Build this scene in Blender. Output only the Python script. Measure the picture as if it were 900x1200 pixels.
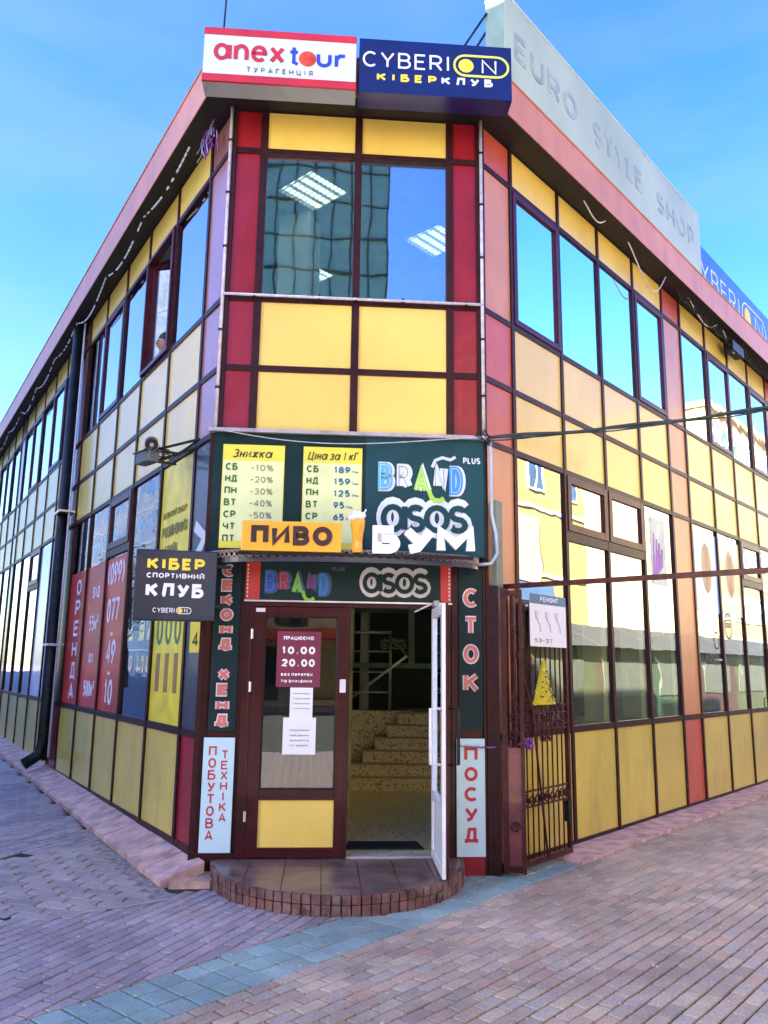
import bpy, bmesh, math, random
import numpy as np
from mathutils import Vector, Matrix
random.seed(7)
PI = math.pi
sc = bpy.context.scene
for o in list(bpy.data.objects): bpy.data.objects.remove(o)
COL = bpy.context.collection

# ------------------------------------------------------------------ camera
PITCH, ROLL = math.radians(10.791), math.radians(0.732)
Fw = Vector((0, math.cos(PITCH), math.sin(PITCH)))
R0 = Vector((1, 0, 0)); D0 = -Vector((0, -math.sin(PITCH), math.cos(PITCH)))
Rr = R0 * math.cos(ROLL) - D0 * math.sin(ROLL)
Dr = R0 * math.sin(ROLL) + D0 * math.cos(ROLL)
cam = bpy.data.cameras.new('camera'); cam_ob = bpy.data.objects.new('camera', cam); COL.objects.link(cam_ob)
M = Matrix.Identity(4)
for i in range(3):
    M[i][0], M[i][1], M[i][2] = Rr[i], -Dr[i], -Fw[i]
M[2][3] = 1.84
cam_ob.matrix_world = M
cam.sensor_fit = 'HORIZONTAL'; cam.sensor_width = 36; cam.lens = 951.0 / 900 * 36
cam.clip_start = 0.05; cam.clip_end = 2000
sc.camera = cam_ob

# ------------------------------------------------------------------ light
SUN_AZ, SUN_EL = math.radians(-115), math.radians(26)
w = bpy.data.worlds.new('World'); sc.world = w; w.use_nodes = True
nt = w.node_tree; bg = nt.nodes['Background']
sky = nt.nodes.new('ShaderNodeTexSky'); sky.sky_type = 'NISHITA'; sky.sun_disc = False
sky.sun_elevation = SUN_EL; sky.sun_rotation = SUN_AZ
sky.air_density = 1.0; sky.dust_density = 1.0; sky.ozone_density = 2.2
hsv = nt.nodes.new('ShaderNodeHueSaturation'); hsv.inputs['Saturation'].default_value = 1.4; hsv.inputs['Hue'].default_value = .524
nt.links.new(sky.outputs[0], hsv.inputs['Color']); 
# thin, barely visible high haze
wtc = nt.nodes.new('ShaderNodeTexCoord'); wmp = nt.nodes.new('ShaderNodeMapping'); wmp.inputs['Scale'].default_value = (1.2, 1.2, 4.5)
wno = nt.nodes.new('ShaderNodeTexNoise'); wno.inputs['Scale'].default_value = 1.7; wno.inputs['Detail'].default_value = 7; wno.inputs['Roughness'].default_value = .55
wr = nt.nodes.new('ShaderNodeValToRGB'); wr.color_ramp.elements[0].position = .44; wr.color_ramp.elements[0].color = (0, 0, 0, 1); wr.color_ramp.elements[1].position = .8; wr.color_ramp.elements[1].color = (.22, .22, .22, 1)
wmx = nt.nodes.new('ShaderNodeMixRGB'); wmx.inputs[2].default_value = (1.15, 1.25, 1.35, 1)
nt.links.new(wtc.outputs['Generated'], wmp.inputs[0]); nt.links.new(wmp.outputs[0], wno.inputs['Vector']); nt.links.new(wno.outputs[0], wr.inputs[0])
nt.links.new(wr.outputs[0], wmx.inputs[0]); nt.links.new(hsv.outputs[0], wmx.inputs[1]); nt.links.new(wmx.outputs[0], bg.inputs[0])
bg.inputs[1].default_value = 0.052
sl = bpy.data.lights.new('sun', 'SUN'); sl.energy = 5.0; sl.angle = math.radians(0.5); sl.color = (1, .92, .76)
so = bpy.data.objects.new('sun', sl); COL.objects.link(so)
sd = Vector((math.sin(SUN_AZ) * math.cos(SUN_EL), math.cos(SUN_AZ) * math.cos(SUN_EL), math.sin(SUN_EL)))
so.rotation_euler = sd.to_track_quat('Z', 'Y').to_euler()
sc.view_settings.view_transform = 'Standard'; sc.view_settings.look = 'None'
sc.view_settings.exposure = 3.95; sc.view_settings.gamma = 1.0
sc.render.engine = 'CYCLES'

# ------------------------------------------------------------------ materials
def lin(r, g, b):
    f = lambda c: (c / 255 / 12.92) if c / 255 <= .04045 else ((c / 255 + .055) / 1.055) ** 2.4
    return (f(r), f(g), f(b))
_mats = {}
def mat(name, col, rough=.5, metal=0., var=.08, vscale=4., bump=0., bscale=60., coat=0., emit=None, spec=.5, dirt=0., dirtcol=(.05,.04,.03), ds=1.3, streak=0.):
    """plain procedural surface: noise in colour, roughness and relief"""
    if name in _mats: return _mats[name]
    m = bpy.data.materials.new(name); m.use_nodes = True; t = m.node_tree; N = t.nodes; Lk = t.links
    p = N['Principled BSDF']
    tc = N.new('ShaderNodeTexCoord'); no = N.new('ShaderNodeTexNoise'); no.inputs['Scale'].default_value = vscale; no.inputs['Detail'].default_value = 6
    geo = N.new('ShaderNodeNewGeometry')
    Lk.new(geo.outputs['Position'], no.inputs['Vector'])
    rp = N.new('ShaderNodeValToRGB')
    c0 = tuple(max(0, c * (1 - var * 2)) for c in col); c1 = tuple(min(1, c * (1 + var * 2)) for c in col)
    rp.color_ramp.elements[0].position = .3; rp.color_ramp.elements[0].color = (*c0, 1)
    rp.color_ramp.elements[1].position = .7; rp.color_ramp.elements[1].color = (*c1, 1)
    Lk.new(no.outputs[0], rp.inputs[0])
    out = rp.outputs[0]
    if dirt > 0:
        n2 = N.new('ShaderNodeTexNoise'); n2.inputs['Scale'].default_value = ds; n2.inputs['Detail'].default_value = 9; n2.inputs['Roughness'].default_value = .7
        Lk.new(geo.outputs['Position'], n2.inputs['Vector'])
        r2 = N.new('ShaderNodeValToRGB'); r2.color_ramp.elements[0].position = .48; r2.color_ramp.elements[0].color = (0, 0, 0, 1)
        r2.color_ramp.elements[1].position = .72; r2.color_ramp.elements[1].color = (dirt, dirt, dirt, 1)
        Lk.new(n2.outputs[0], r2.inputs[0])
        mx = N.new('ShaderNodeMixRGB'); Lk.new(r2.outputs[0], mx.inputs[0]); Lk.new(out, mx.inputs[1]); mx.inputs[2].default_value = (*dirtcol, 1)
        out = mx.outputs[0]
    if streak > 0:
        mp = N.new('ShaderNodeMapping'); mp.inputs['Scale'].default_value = (2.2, 2.2, .7); Lk.new(geo.outputs['Position'], mp.inputs[0])
        n5 = N.new('ShaderNodeTexNoise'); n5.inputs['Scale'].default_value = 1.6; n5.inputs['Detail'].default_value = 8; n5.inputs['Roughness'].default_value = .62; Lk.new(mp.outputs[0], n5.inputs['Vector'])
        r5 = N.new('ShaderNodeValToRGB'); r5.color_ramp.elements[0].position = .5; r5.color_ramp.elements[0].color = (0, 0, 0, 1); r5.color_ramp.elements[1].position = .74; r5.color_ramp.elements[1].color = (streak, streak, streak, 1); Lk.new(n5.outputs[0], r5.inputs[0])
        m5 = N.new('ShaderNodeMixRGB'); m5.blend_type = 'MULTIPLY'; Lk.new(r5.outputs[0], m5.inputs[0]); Lk.new(out, m5.inputs[1]); m5.inputs[2].default_value = (.42, .36, .28, 1); out = m5.outputs[0]
    Lk.new(out, p.inputs['Base Color'])
    p.inputs['Roughness'].default_value = rough; p.inputs['Metallic'].default_value = metal
    p.inputs['Coat Weight'].default_value = coat; p.inputs['Coat Roughness'].default_value = .04
    p.inputs['Specular IOR Level'].default_value = spec
    if bump:
        n3 = N.new('ShaderNodeTexNoise'); n3.inputs['Scale'].default_value = bscale; n3.inputs['Detail'].default_value = 4
        Lk.new(geo.outputs['Position'], n3.inputs['Vector'])
        b = N.new('ShaderNodeBump'); b.inputs['Strength'].default_value = bump; b.inputs['Distance'].default_value = .01
        Lk.new(n3.outputs[0], b.inputs['Height']); Lk.new(b.outputs[0], p.inputs['Normal'])
        if coat: Lk.new(b.outputs[0], p.inputs['Coat Normal'])
    if emit:
        p.inputs['Emission Color'].default_value = (*col, 1); p.inputs['Emission Strength'].default_value = emit
    _mats[name] = m; return m

def glass(name, tint=(.75, .85, .82), base=.3, wav=.03, wscale=1.2, k=.95):
    if name in _mats: return _mats[name]
    m = bpy.data.materials.new(name); m.use_nodes = True; t = m.node_tree; N = t.nodes; Lk = t.links
    N.remove(N['Principled BSDF'])
    tr = N.new('ShaderNodeBsdfTransparent'); tr.inputs[0].default_value = (*tint, 1)
    gl = N.new('ShaderNodeBsdfGlossy'); gl.inputs['Roughness'].default_value = .012; gl.inputs['Color'].default_value = (.93, .97, 1, 1)
    fr = N.new('ShaderNodeFresnel'); fr.inputs['IOR'].default_value = 1.4
    ma = N.new('ShaderNodeMath'); ma.operation = 'MULTIPLY_ADD'; ma.inputs[1].default_value = k; ma.inputs[2].default_value = base; ma.use_clamp = True
    Lk.new(fr.outputs[0], ma.inputs[0])
    geo = N.new('ShaderNodeNewGeometry'); no = N.new('ShaderNodeTexNoise'); no.inputs['Scale'].default_value = wscale; no.inputs['Detail'].default_value = 2
    Lk.new(geo.outputs['Position'], no.inputs['Vector'])
    b = N.new('ShaderNodeBump'); b.inputs['Strength'].default_value = wav; b.inputs['Distance'].default_value = .25
    Lk.new(no.outputs[0], b.inputs['Height']); Lk.new(b.outputs[0], gl.inputs['Normal'])
    mx = N.new('ShaderNodeMixShader'); Lk.new(ma.outputs[0], mx.inputs[0]); Lk.new(tr.outputs[0], mx.inputs[1]); Lk.new(gl.outputs[0], mx.inputs[2])
    Lk.new(mx.outputs[0], N['Material Output'].inputs[0])
    _mats[name] = m; return m

YEL = mat('yellow_panel', (.84, .60, .115), .34, var=.05, vscale=1.1, bump=.02, bscale=9, coat=.2, dirt=.22, dirtcol=(.36, .29, .10), ds=2.2, streak=.10)
YELG = mat('yellow_panel_low', (.66, .51, .08), .32, var=.06, vscale=1.5, bump=.02, bscale=9, coat=.3, dirt=.35, dirtcol=(.30, .25, .09), ds=3., streak=0.39)
RED = mat('dark_red_panel', (.27, .012, .02), .3, var=.06, vscale=3, coat=0.12, streak=0.28, spec=0.3)
PINK = mat('faded_red_panel', (.52, .09, .05), .38, var=.06, vscale=2, coat=.1, streak=0.28)
PEACH = mat('peach_panel', (.62, .26, .11), .38, var=.05, vscale=1.4, coat=.1, streak=0.28)
LILAC = mat('faded_mauve_panel', (.36, .15, .12), .25, var=.05, vscale=1.4, coat=0.2, streak=0.28)
GREY = mat('dark_grey_panel', (.05, .05, .07), .3, coat=.4)
FRM = mat('maroon_frame', (.035, .009, .009), .4, var=.15, vscale=9, coat=0.0, streak=.4, spec=0.18)
FRM2 = mat('maroon_window_sash', (.065, .012, .017), .35, var=.12, vscale=9, coat=0.03, spec=0.2)
DOORM = mat('maroon_door_profile', (.042, .005, .007), .3, var=.15, vscale=7, coat=0.06, spec=0.2)
GL = glass('window_glass', base=.33, wav=.012)
GLF = glass('front_window_glass', (.80, .92, .90), .30, .008)
GLD = glass('door_glass', (.36, .45, .43), .05, .008)
GLR = glass('shop_window_glass', (.90, .94, .76), .02, .009, 1.2, .58)
WHT = mat('white_paint', (.75, .76, .78), .35, var=.04, dirt=.15, dirtcol=(.3, .28, .25), ds=5)
WPIPE = mat('white_pipe', (.62, .60, .62), .35, var=.08, vscale=20, dirt=.5, dirtcol=(.18, .14, .13), ds=9)
FASC = mat('fascia_metal', (.64, .26, .12), .4, var=.05, vscale=1.2, coat=.0, spec=.3, streak=.35)
FASCL = mat('fascia_metal_sky_shade', (.20, .16, .30), .3, var=.05, vscale=1.2, coat=.25, metal=.15)  # fascia colour with blue sky shade mixed in; unused
SOFF = mat('soffit', (.010, .008, .009), .6, var=.2)
BLACK = mat('black_metal', (.006, .007, .007), .4, spec=.25, var=.3, dirt=.2, dirtcol=(.12, .12, .11), ds=14)
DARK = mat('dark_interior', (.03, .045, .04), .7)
STEEL = mat('brushed_steel', (.62, .63, .6), .3, metal=.9, var=.1)
RUBBER = mat('rubber', (.01, .01, .01), .8)
SKIN = mat('skin', (.45, .24, .17), .55, var=.05)
INTW = mat('office_wall', (.52, .56, .50), .8)
INTC = mat('office_ceiling', (.66, .68, .64), .8)
INTF = mat('office_floor', (.2, .17, .12), .6)

# ------------------------------------------------------------------ mesh helpers
class MB:
    def __init__(s): s.v = []; s.f = []; s.marks = []; s.small = False
    def box(s, fr, a0, a1, z0, z1, o0, o1):
        b = len(s.v)
        for o in (o0, o1):
            for z in (z0, z1):
                for a in (a0, a1): s.v.append(fr(a, z, o))
        for q in ((0, 1, 3, 2), (4, 6, 7, 5), (0, 4, 5, 1), (2, 3, 7, 6), (0, 2, 6, 4), (1, 5, 7, 3)): s.f.append(tuple(b + i for i in q))
        return s
    def poly(s, pts, depth_vec):
        """prism from an outline (list of Vectors) extruded by depth_vec"""
        b = len(s.v); n = len(pts); d = Vector(depth_vec)
        s.v += [Vector(p) for p in pts] + [Vector(p) + d for p in pts]
        s.f.append(tuple(b + i for i in range(n))); s.f.append(tuple(b + n + i for i in reversed(range(n))))
        for i in range(n):
            j = (i + 1) % n; s.f.append((b + j, b + i, b + n + i, b + n + j))
        return s
    def tube(s, pts, r, n=8, cap=True):
        pts = [Vector(p) for p in pts]; b = len(s.v); m = len(pts)
        rr = r if isinstance(r, (list, tuple)) else [r] * m
        up = Vector((0, 0, 1)); prev = None
        for i, p in enumerate(pts):
            d = (pts[min(i + 1, m - 1)] - pts[max(i - 1, 0)]).normalized()
            if prev is None:
                x = d.cross(up)
                if x.length < 1e-3: x = d.cross(Vector((1, 0, 0)))
            else: x = prev - d * prev.dot(d)
            x.normalize(); prev = x; y = d.cross(x)
            for k in range(n):
                a = 2 * PI * k / n; s.v.append(p + (x * math.cos(a) + y * math.sin(a)) * rr[i])
        for i in range(m - 1):
            for k in range(n):
                k2 = (k + 1) % n
                s.f.append((b + i * n + k, b + i * n + k2, b + (i + 1) * n + k2, b + (i + 1) * n + k))
        if cap:
            s.f.append(tuple(b + k for k in reversed(range(n)))); s.f.append(tuple(b + (m - 1) * n + k for k in range(n)))
        return s
    def ball(s, c, r, nu=12, nv=8, sx=1, sy=1, sz=1, rot=0):
        b = len(s.v); c = Vector(c); ca, sa = math.cos(rot), math.sin(rot)
        for i in range(nv + 1):
            th = PI * i / nv
            for k in range(nu):
                a = 2 * PI * k / nu
                x = r * sx * math.sin(th) * math.cos(a); y = r * sy * math.sin(th) * math.sin(a); z = r * sz * math.cos(th)
                s.v.append(c + Vector((x * ca - y * sa, x * sa + y * ca, z)))
        for i in range(nv):
            for k in range(nu):
                k2 = (k + 1) % nu; s.f.append((b + i * nu + k, b + (i + 1) * nu + k, b + (i + 1) * nu + k2, b + i * nu + k2))
        return s
    def build(s, name, m, parent=None, smooth=False, bevel=0):
        pts = [Vector(p) for p in s.v]
        if parent is not None: org = WL[parent.name]
        else:
            xs = [p.x for p in pts]; ys = [p.y for p in pts]; zs = [p.z for p in pts]
            org = Vector(((min(xs) + max(xs)) / 2, (min(ys) + max(ys)) / 2, min(zs)))
        me = bpy.data.meshes.new(name); me.from_pydata([p - org for p in pts], [], s.f); me.update()
        o = bpy.data.objects.new(name, me); COL.objects.link(o)
        if isinstance(m, (list, tuple)):
            for q in m: me.materials.append(q)
        else: me.materials.append(m)
        if smooth: me.shade_smooth()
        if parent is not None: o.parent = parent
        else: o.location = org
        WL[o.name] = org
        if bevel:
            bv = o.modifiers.new('bevel', 'BEVEL'); bv.width = bevel; bv.segments = 2; bv.limit_method = 'ANGLE'
        return o
WL = {}
def tag(o, label=None, cat=None, group=None, kind=None):
    if label: o['label'] = label
    if cat: o['category'] = cat
    if group: o['group'] = group
    if kind: o['kind'] = kind
    return o
def thing(name, loc, label, cat, group=None):
    o = bpy.data.objects.new(name, None); o.location = loc; o.empty_display_size = .1; COL.objects.link(o); WL[o.name] = Vector(loc)
    return tag(o, label, cat, group)
def frame(o, az, side=1):
    d = Vector((math.sin(az), math.cos(az), 0)); n = Vector((d.y, -d.x, 0)) * side; o = Vector(o)
    f = lambda s, z, off=0.: o + d * s + n * off + Vector((0, 0, z))
    f.d, f.n, f.o = d, n, o
    return f
azL, azF, azR = math.radians(-32.0), math.radians(85.93), math.radians(40.75)
A = Vector((-1.635, 7.640, 0)); B = Vector((.9844, 7.8263, 0)); W_ = 2.626
WF, WLf, WR = frame(A, azF), frame(A, azL, -1), frame(B, azR)
def G(x, y):
    """ground height: level in front, rising gently along the left street"""
    return .014 * max(0., min(60, (Vector((x, y, 0)) - A).dot(WLf.d)))

# ------------------------------------------------------------------ stroke lettering
def arc(cx, cy, rx, ry, a0, a1, n=9):
    return [(cx + rx * math.cos(math.radians(a0 + (a1 - a0) * i / n)), cy + ry * math.sin(math.radians(a0 + (a1 - a0) * i / n))) for i in range(n + 1)]
circ = lambda cx, cy, rx, ry: arc(cx, cy, rx, ry, 90, 450, 18)
FT = {}
def g(chs, w, *st):
    for c in chs: FT[c] = (w, st)
g('АA', .8, [(0, 0), (.5, 1), (1, 0)], [(.22, .3), (.78, .3)])
g('Б', .62, [(.9, 1), (0, 1), (0, 0), (.6, 0)] + arc(.6, .29, .4, .29, -90, 90) + [(0, .58)])
g('ВB', .64, [(0, .52), (.56, .52)] + arc(.56, .76, .36, .24, -90, 90) + [(0, 1), (0, 0), (.58, 0)] + arc(.58, .26, .42, .26, -90, 90))
g('Г', .55, [(0, 0), (0, 1), (1, 1)]); g('г', .5, [(0, 0), (0, 1), (1, 1)])
g('Д', .8, [(0, -.2), (0, 0), (1, 0), (1, -.2)], [(.14, 0), (.3, 1), (.84, 1), (.84, 0)])
g('ЕE', .56, [(1, 1), (0, 1), (0, 0), (1, 0)], [(0, .52), (.85, .52)])
g('Є', .68, arc(.55, .5, .55, .5, 45, 315, 12), [(.1, .52), (.75, .52)])
g('Ж', 1.0, [(0, 1), (.5, .5), (0, 0)], [(1, 1), (.5, .5), (1, 0)], [(.5, 0), (.5, 1)])
g('З', .6, arc(.45, .75, .5, .25, 150, -90, 9) + arc(.45, .25, .55, .25, 90, -150, 9))
g('И', .72, [(0, 1), (0, 0), (1, 1), (1, 0)]); g('Й', .72, [(0, 1), (0, 0), (1, 1), (1, 0)], arc(.5, 1.28, .25, .12, 180, 360, 5))
g('ІI', .12, [(.5, 0), (.5, 1)]); g('Ї', .2, [(.5, 0), (.5, 1)], [(.0, 1.2), (.35, 1.2)], [(.7, 1.2), (1, 1.2)])
g('КK', .68, [(0, 0), (0, 1)], [(1, 1), (.05, .45)], [(.3, .6), (1, 0)])
g('Л', .72, [(0, 0), (.12, .05), (.25, 1), (1, 1), (1, 0)]); g('МM', .86, [(0, 0), (0, 1), (.5, .35), (1, 1), (1, 0)])
g('НH', .68, [(0, 0), (0, 1)], [(1, 0), (1, 1)], [(0, .5), (1, .5)]); g('ОO', .82, circ(.5, .5, .5, .5)); g('0', .6, circ(.5, .5, .5, .5))
g('П', .68, [(0, 0), (0, 1), (1, 1), (1, 0)]); g('РP', .6, [(0, 0), (0, 1), (.58, 1)] + arc(.58, .72, .42, .28, 90, -90) + [(0, .44)])
g('СC', .72, arc(.55, .5, .55, .5, 48, 312, 14)); g('ТT', .64, [(0, 1), (1, 1)], [(.5, 1), (.5, 0)])
g('УY', .7, [(0, 1), (.52, .38)], [(1, 1), (.45, .12), (.1, 0)]); g('ХX', .72, [(0, 0), (1, 1)], [(0, 1), (1, 0)])
FT['Y'] = (.7, ([(0, 1), (.5, .45), (1, 1)], [(.5, .45), (.5, 0)]))
g('Ц', .76, [(0, 1), (0, 0), (1, 0), (1, -.2)], [(.86, 0), (.86, 1)]); g('Ч', .64, [(0, 1), (0, .62), (.25, .42), (1, .42)], [(1, 1), (1, 0)])
g('Ш', .95, [(0, 1), (0, 0), (1, 0), (1, 1)], [(.5, 0), (.5, 1)]); g('Ю', 1.05, [(0, 0), (0, 1)], [(0, .5), (.36, .5)], circ(.68, .5, .32, .5))
g('Я', .62, [(1, 0), (1, 1), (.42, 1)] + arc(.42, .72, .42, .28, 90, 270) + [(1, .44)], [(.5, .44), (0, 0)])
g('D', .68, [(0, 0), (0, 1), (.45, 1)] + arc(.45, .5, .55, .5, 90, -90) + [(0, 0)])
g('L', .52, [(0, 1), (0, 0), (1, 0)]); g('N', .72, [(0, 0), (0, 1), (1, 0), (1, 1)]); g('U', .68, [(0, 1), (0, .4)] + arc(.5, .36, .5, .36, 180, 360) + [(1, 1)])
g('R', .64, [(0, 0), (0, 1), (.55, 1)] + arc(.55, .73, .42, .27, 90, -90) + [(0, .46)], [(.5, .46), (1, 0)])
g('S', .6, arc(.5, .75, .48, .25, 40, 270, 9) + arc(.5, .25, .5, .25, 90, -140, 9))
g('a', .74, circ(.44, .36, .44, .36), [(1, .74), (1, 0)]); g('n', .58, [(0, 0), (0, .72)], [(0, .4)] + arc(.5, .4, .5, .32, 180, 0, 8) + [(1, 0)])
g('e', .66, [(0, .38), (.98, .38)] + arc(.5, .36, .5, .36, 5, 315, 13)); g('x', .6, [(0, 0), (1, .72)], [(0, .72), (1, 0)])
g('t', .4, [(.5, 1), (.5, .1), (1, 0)], [(0, .72), (1, .72)]); g('o', .72, circ(.5, .36, .5, .36)); g('u', .58, [(0, .72), (0, .3)] + arc(.5, .3, .5, .3, 180, 360) + [(1, .72)])
g('r', .36, [(0, 0), (0, .72)], [(0, .45), (.4, .7), (1, .7)]); g('s', .5, arc(.5, .54, .46, .18, 30, 270, 8) + arc(.5, .18, .5, .18, 90, -150, 8))
g('1', .3, [(0, .75), (.6, 1), (.6, 0)]); g('2', .6, arc(.5, .7, .48, .3, 160, -35, 9) + [(0, 0), (1, 0)]); g('3', .6, arc(.48, .75, .44, .25, 150, -90, 8) + arc(.48, .25, .5, .25, 90, -150, 8))
g('4', .66, [(.75, 0), (.75, 1), (0, .28), (1, .28)]); g('5', .6, [(.92, 1), (.12, 1), (.06, .55)] + arc(.48, .32, .5, .32, 115, -140, 10))
g('6', .6, [(.8, 1), (.1, .45)] + arc(.5, .3, .5, .3, 150, 510, 14)); g('7', .56, [(0, 1), (1, 1), (.35, 0)]); g('8', .6, circ(.5, .75, .4, .25), circ(.5, .25, .5, .25)); g('9', .6, [(.2, 0), (.9, .55)] + arc(.5, .7, .5, .3, -30, 330, 14))
g('.', .14, [(.2, 0), (.8, 0)]); g(',', .14, [(.7, .05), (.2, -.15)]); g('-', .4, [(0, .45), (1, .45)]); g('%', .85, circ(.2, .78, .2, .22), circ(.8, .22, .2, .22), [(.15, 0), (.85, 1)])
g('(', .25, [(1, 1.05), (.1, .7), (.1, .3), (1, -.05)]); g(')', .25, [(0, 1.05), (.9, .7), (.9, .3), (0, -.05)]); g('²', .3, arc(.5, .9, .4, .12, 150, -40, 6) + [(0, .6), (1, .6)])
g('Ф', .9, circ(.5,.55,.5,.33), [(.5,0),(.5,1.1)]); g('Ь', .6, [(0,1),(0,0),(.6,0)] + arc(.6,.28,.4,.28,-90,90) + [(0,.56)])
g('F', .54, [(1,1),(0,1),(0,0)], [(0,.52),(.85,.52)])
CYL = {'а': 'a', 'е': 'e', 'о': 'o', 'х': 'x'}

def ribbon(mb, pts, t, F, o0, o1):
    """flat stroke of width t through 2-D pts, mitred, from offset o0 to o1"""
    P = []
    for p in pts:
        if not P or abs(P[-1][0] - p[0]) + abs(P[-1][1] - p[1]) > 1e-6: P.append(p)
    closed = len(P) > 3 and abs(P[0][0] - P[-1][0]) + abs(P[0][1] - P[-1][1]) < 1e-6
    if closed: P = P[:-1]
    n = len(P)
    if n < 2: return
    L_, R_ = [], []
    for i in range(n):
        a = P[i - 1] if (i > 0 or closed) else None; b = P[(i + 1) % n] if (i < n - 1 or closed) else None
        p = P[i]
        def nd(u, v):
            x, y = v[0] - u[0], v[1] - u[1]; l = math.hypot(x, y) or 1; return (-y / l, x / l)
        if a is None: m = nd(p, b); k = 1
        elif b is None: m = nd(a, p); k = 1
        else:
            m1, m2 = nd(a, p), nd(p, b); mx, my = m1[0] + m2[0], m1[1] + m2[1]; l = math.hypot(mx, my)
            if l < .25: m = m1; k = 1
            else:
                m = (mx / l, my / l); k = min(1.5, 1 / max(.3, m[0] * m1[0] + m[1] * m1[1]))
        L_.append((p[0] + m[0] * k * t / 2, p[1] + m[1] * k * t / 2)); R_.append((p[0] - m[0] * k * t / 2, p[1] - m[1] * k * t / 2))
    b0 = len(mb.v)
    for i in range(n):
        for q, o in ((L_[i], o1), (R_[i], o1), (L_[i], o0), (R_[i], o0)): mb.v.append(F(q[0], q[1], o))
    cnt = n if closed else n - 1
    for i in range(cnt):
        a = b0 + i * 4; b = b0 + ((i + 1) % n) * 4
        mb.f += [(a, b, b + 1, a + 1), (a + 2, b + 2, b, a), (a + 1, b + 1, b + 3, a + 3)]
    if not closed:
        e = b0 + (n - 1) * 4; mb.f += [(b0, b0 + 1, b0 + 3, b0 + 2), (e, e + 2, e + 3, e + 1)]

def text(mb, s, F, x0, z0, h, t, width=None, o=.0, th=.003, gap=.22, shear=0., wsc=1., small=None):
    """letters of stroke width t, cap height h, baseline z0, from x0; stretched to width when given"""
    items = []; x = 0
    for c in s:
        if c == ' ': x += .42 * wsc; continue
        sc_ = 1.
        if c not in FT:
            if c in CYL: c = CYL[c]
            else: c = c.upper(); sc_ = .74
        w_, st = FT[c]; w2 = w_ * sc_ * wsc
        items.append((x, w2, sc_, st)); x += w2 + gap + t / h
    tot = x - gap - t / h
    kx = 1. if width is None else (width - t) / (tot * h)
    j = 0
    if h < .034: mb.small = True
    hh = h - t
    for x, w2, sc_, st in items:
        mb.marks.append((len(mb.v), len(mb.f)))
        for S in st:
            pts = []
            for (u, v) in S:
                X = (x + u * w2) * h * kx + t / 2; Z = t / 2 + v * sc_ * hh
                pts.append((x0 + X + shear * Z, z0 + Z))
            j += 1; ribbon(mb, pts, t, F, o, o + th + .0005 * (j % 5) + .0002)
    return tot * h * kx + t
def vtext(mb, s, F, xc, ztop, zbot, h, t, o=.0, th=.003, wsc=1., w=None):
    """a column of letters, one under the other"""
    n = len(s); step = (ztop - zbot - h) / (n - 1)
    for i, c in enumerate(s):
        if c == ' ': continue
        cc = c; k = 1.
        if cc not in FT: cc = CYL.get(cc, cc.upper())
        ww = FT[cc][0] * wsc * h if w is None else w
        if cc in 'ІI': ww = .1 * h
        text(mb, cc, F, xc - ww / 2 - t / 2, ztop - h - i * step, h, t, width=ww + t, o=o, th=th)

# ================================================================== the corner building
Z = [0.19, 1.20, 4.065, 4.735, 5.475, 7.13, 7.60]
bld = thing('office_building', (0.2, 12, 0), 'two-storey glazed corner building with yellow panels and dark red frames', 'building')
def part(name, m, *boxes, fr=None, bevel=0, parent=None):
    for b in boxes: r = MB().box(fr, *b).build(name, m, parent or bld, bevel=bevel)
    return r
MW = .028   # half width of a mullion
def pane(fr, s0, s1, z0, z1, m=GL, parent=None, o=-.004):
    return part('window_pane', m, (s0, s1, z0, z1, o - .008, o), fr=fr, parent=parent)
def sash(fr, s0, s1, z0, z1, gm=GL, t=.065, name='window_sash'):
    mb = MB(); s0 += .02; s1 -= .02; z0 += .015; z1 -= .015
    for a in ((s0, s0 + t, z0, z1, -.03, .036), (s1 - t, s1, z0, z1, -.03, .036), (s0 + t, s1 - t, z0, z0 + t, -.028, .034), (s0 + t, s1 - t, z1 - t, z1, -.028, .034),
              (s0 + t, s0 + t + .018, z0 + t, z1 - t, -.02, .026), (s1 - t - .018, s1 - t, z0 + t, z1 - t, -.02, .026)):
        mb.box(fr, *a)
    w_ = mb.build(name, FRM2, bld)
    pane(fr, s0 + t, s1 - t, z0 + t, z1 - t, gm, w_, o=.006)
    return w_
rp = random.Random(3)
def panel(fr, s0, s1, z0, z1, m):
    j = rp.uniform(-.0015, .0015)
    # a slightly dished sheet: each panel leans a hair so reflections break at the joints
    mb = MB(); mb.box(fr, s0 + MW - .012, s1 - MW + .012, z0 + .012, z1 - .012, -.02, .006 + j)
    for i in range(4, 8): mb.v[i] = mb.v[i] + fr.n * rp.uniform(-.002, .002)
    return mb.build('panel', m, bld)
def mull(fr, s, z0, z1, w=MW, o=.026): return part('mullion', FRM, (s - w, s + w, z0, z1, -.05, o), fr=fr)
def transom(fr, s0, s1, z, w=.026, o=.021): return part('transom', FRM, (s0, s1, z - w, z + w, -.045, o), fr=fr)

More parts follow.
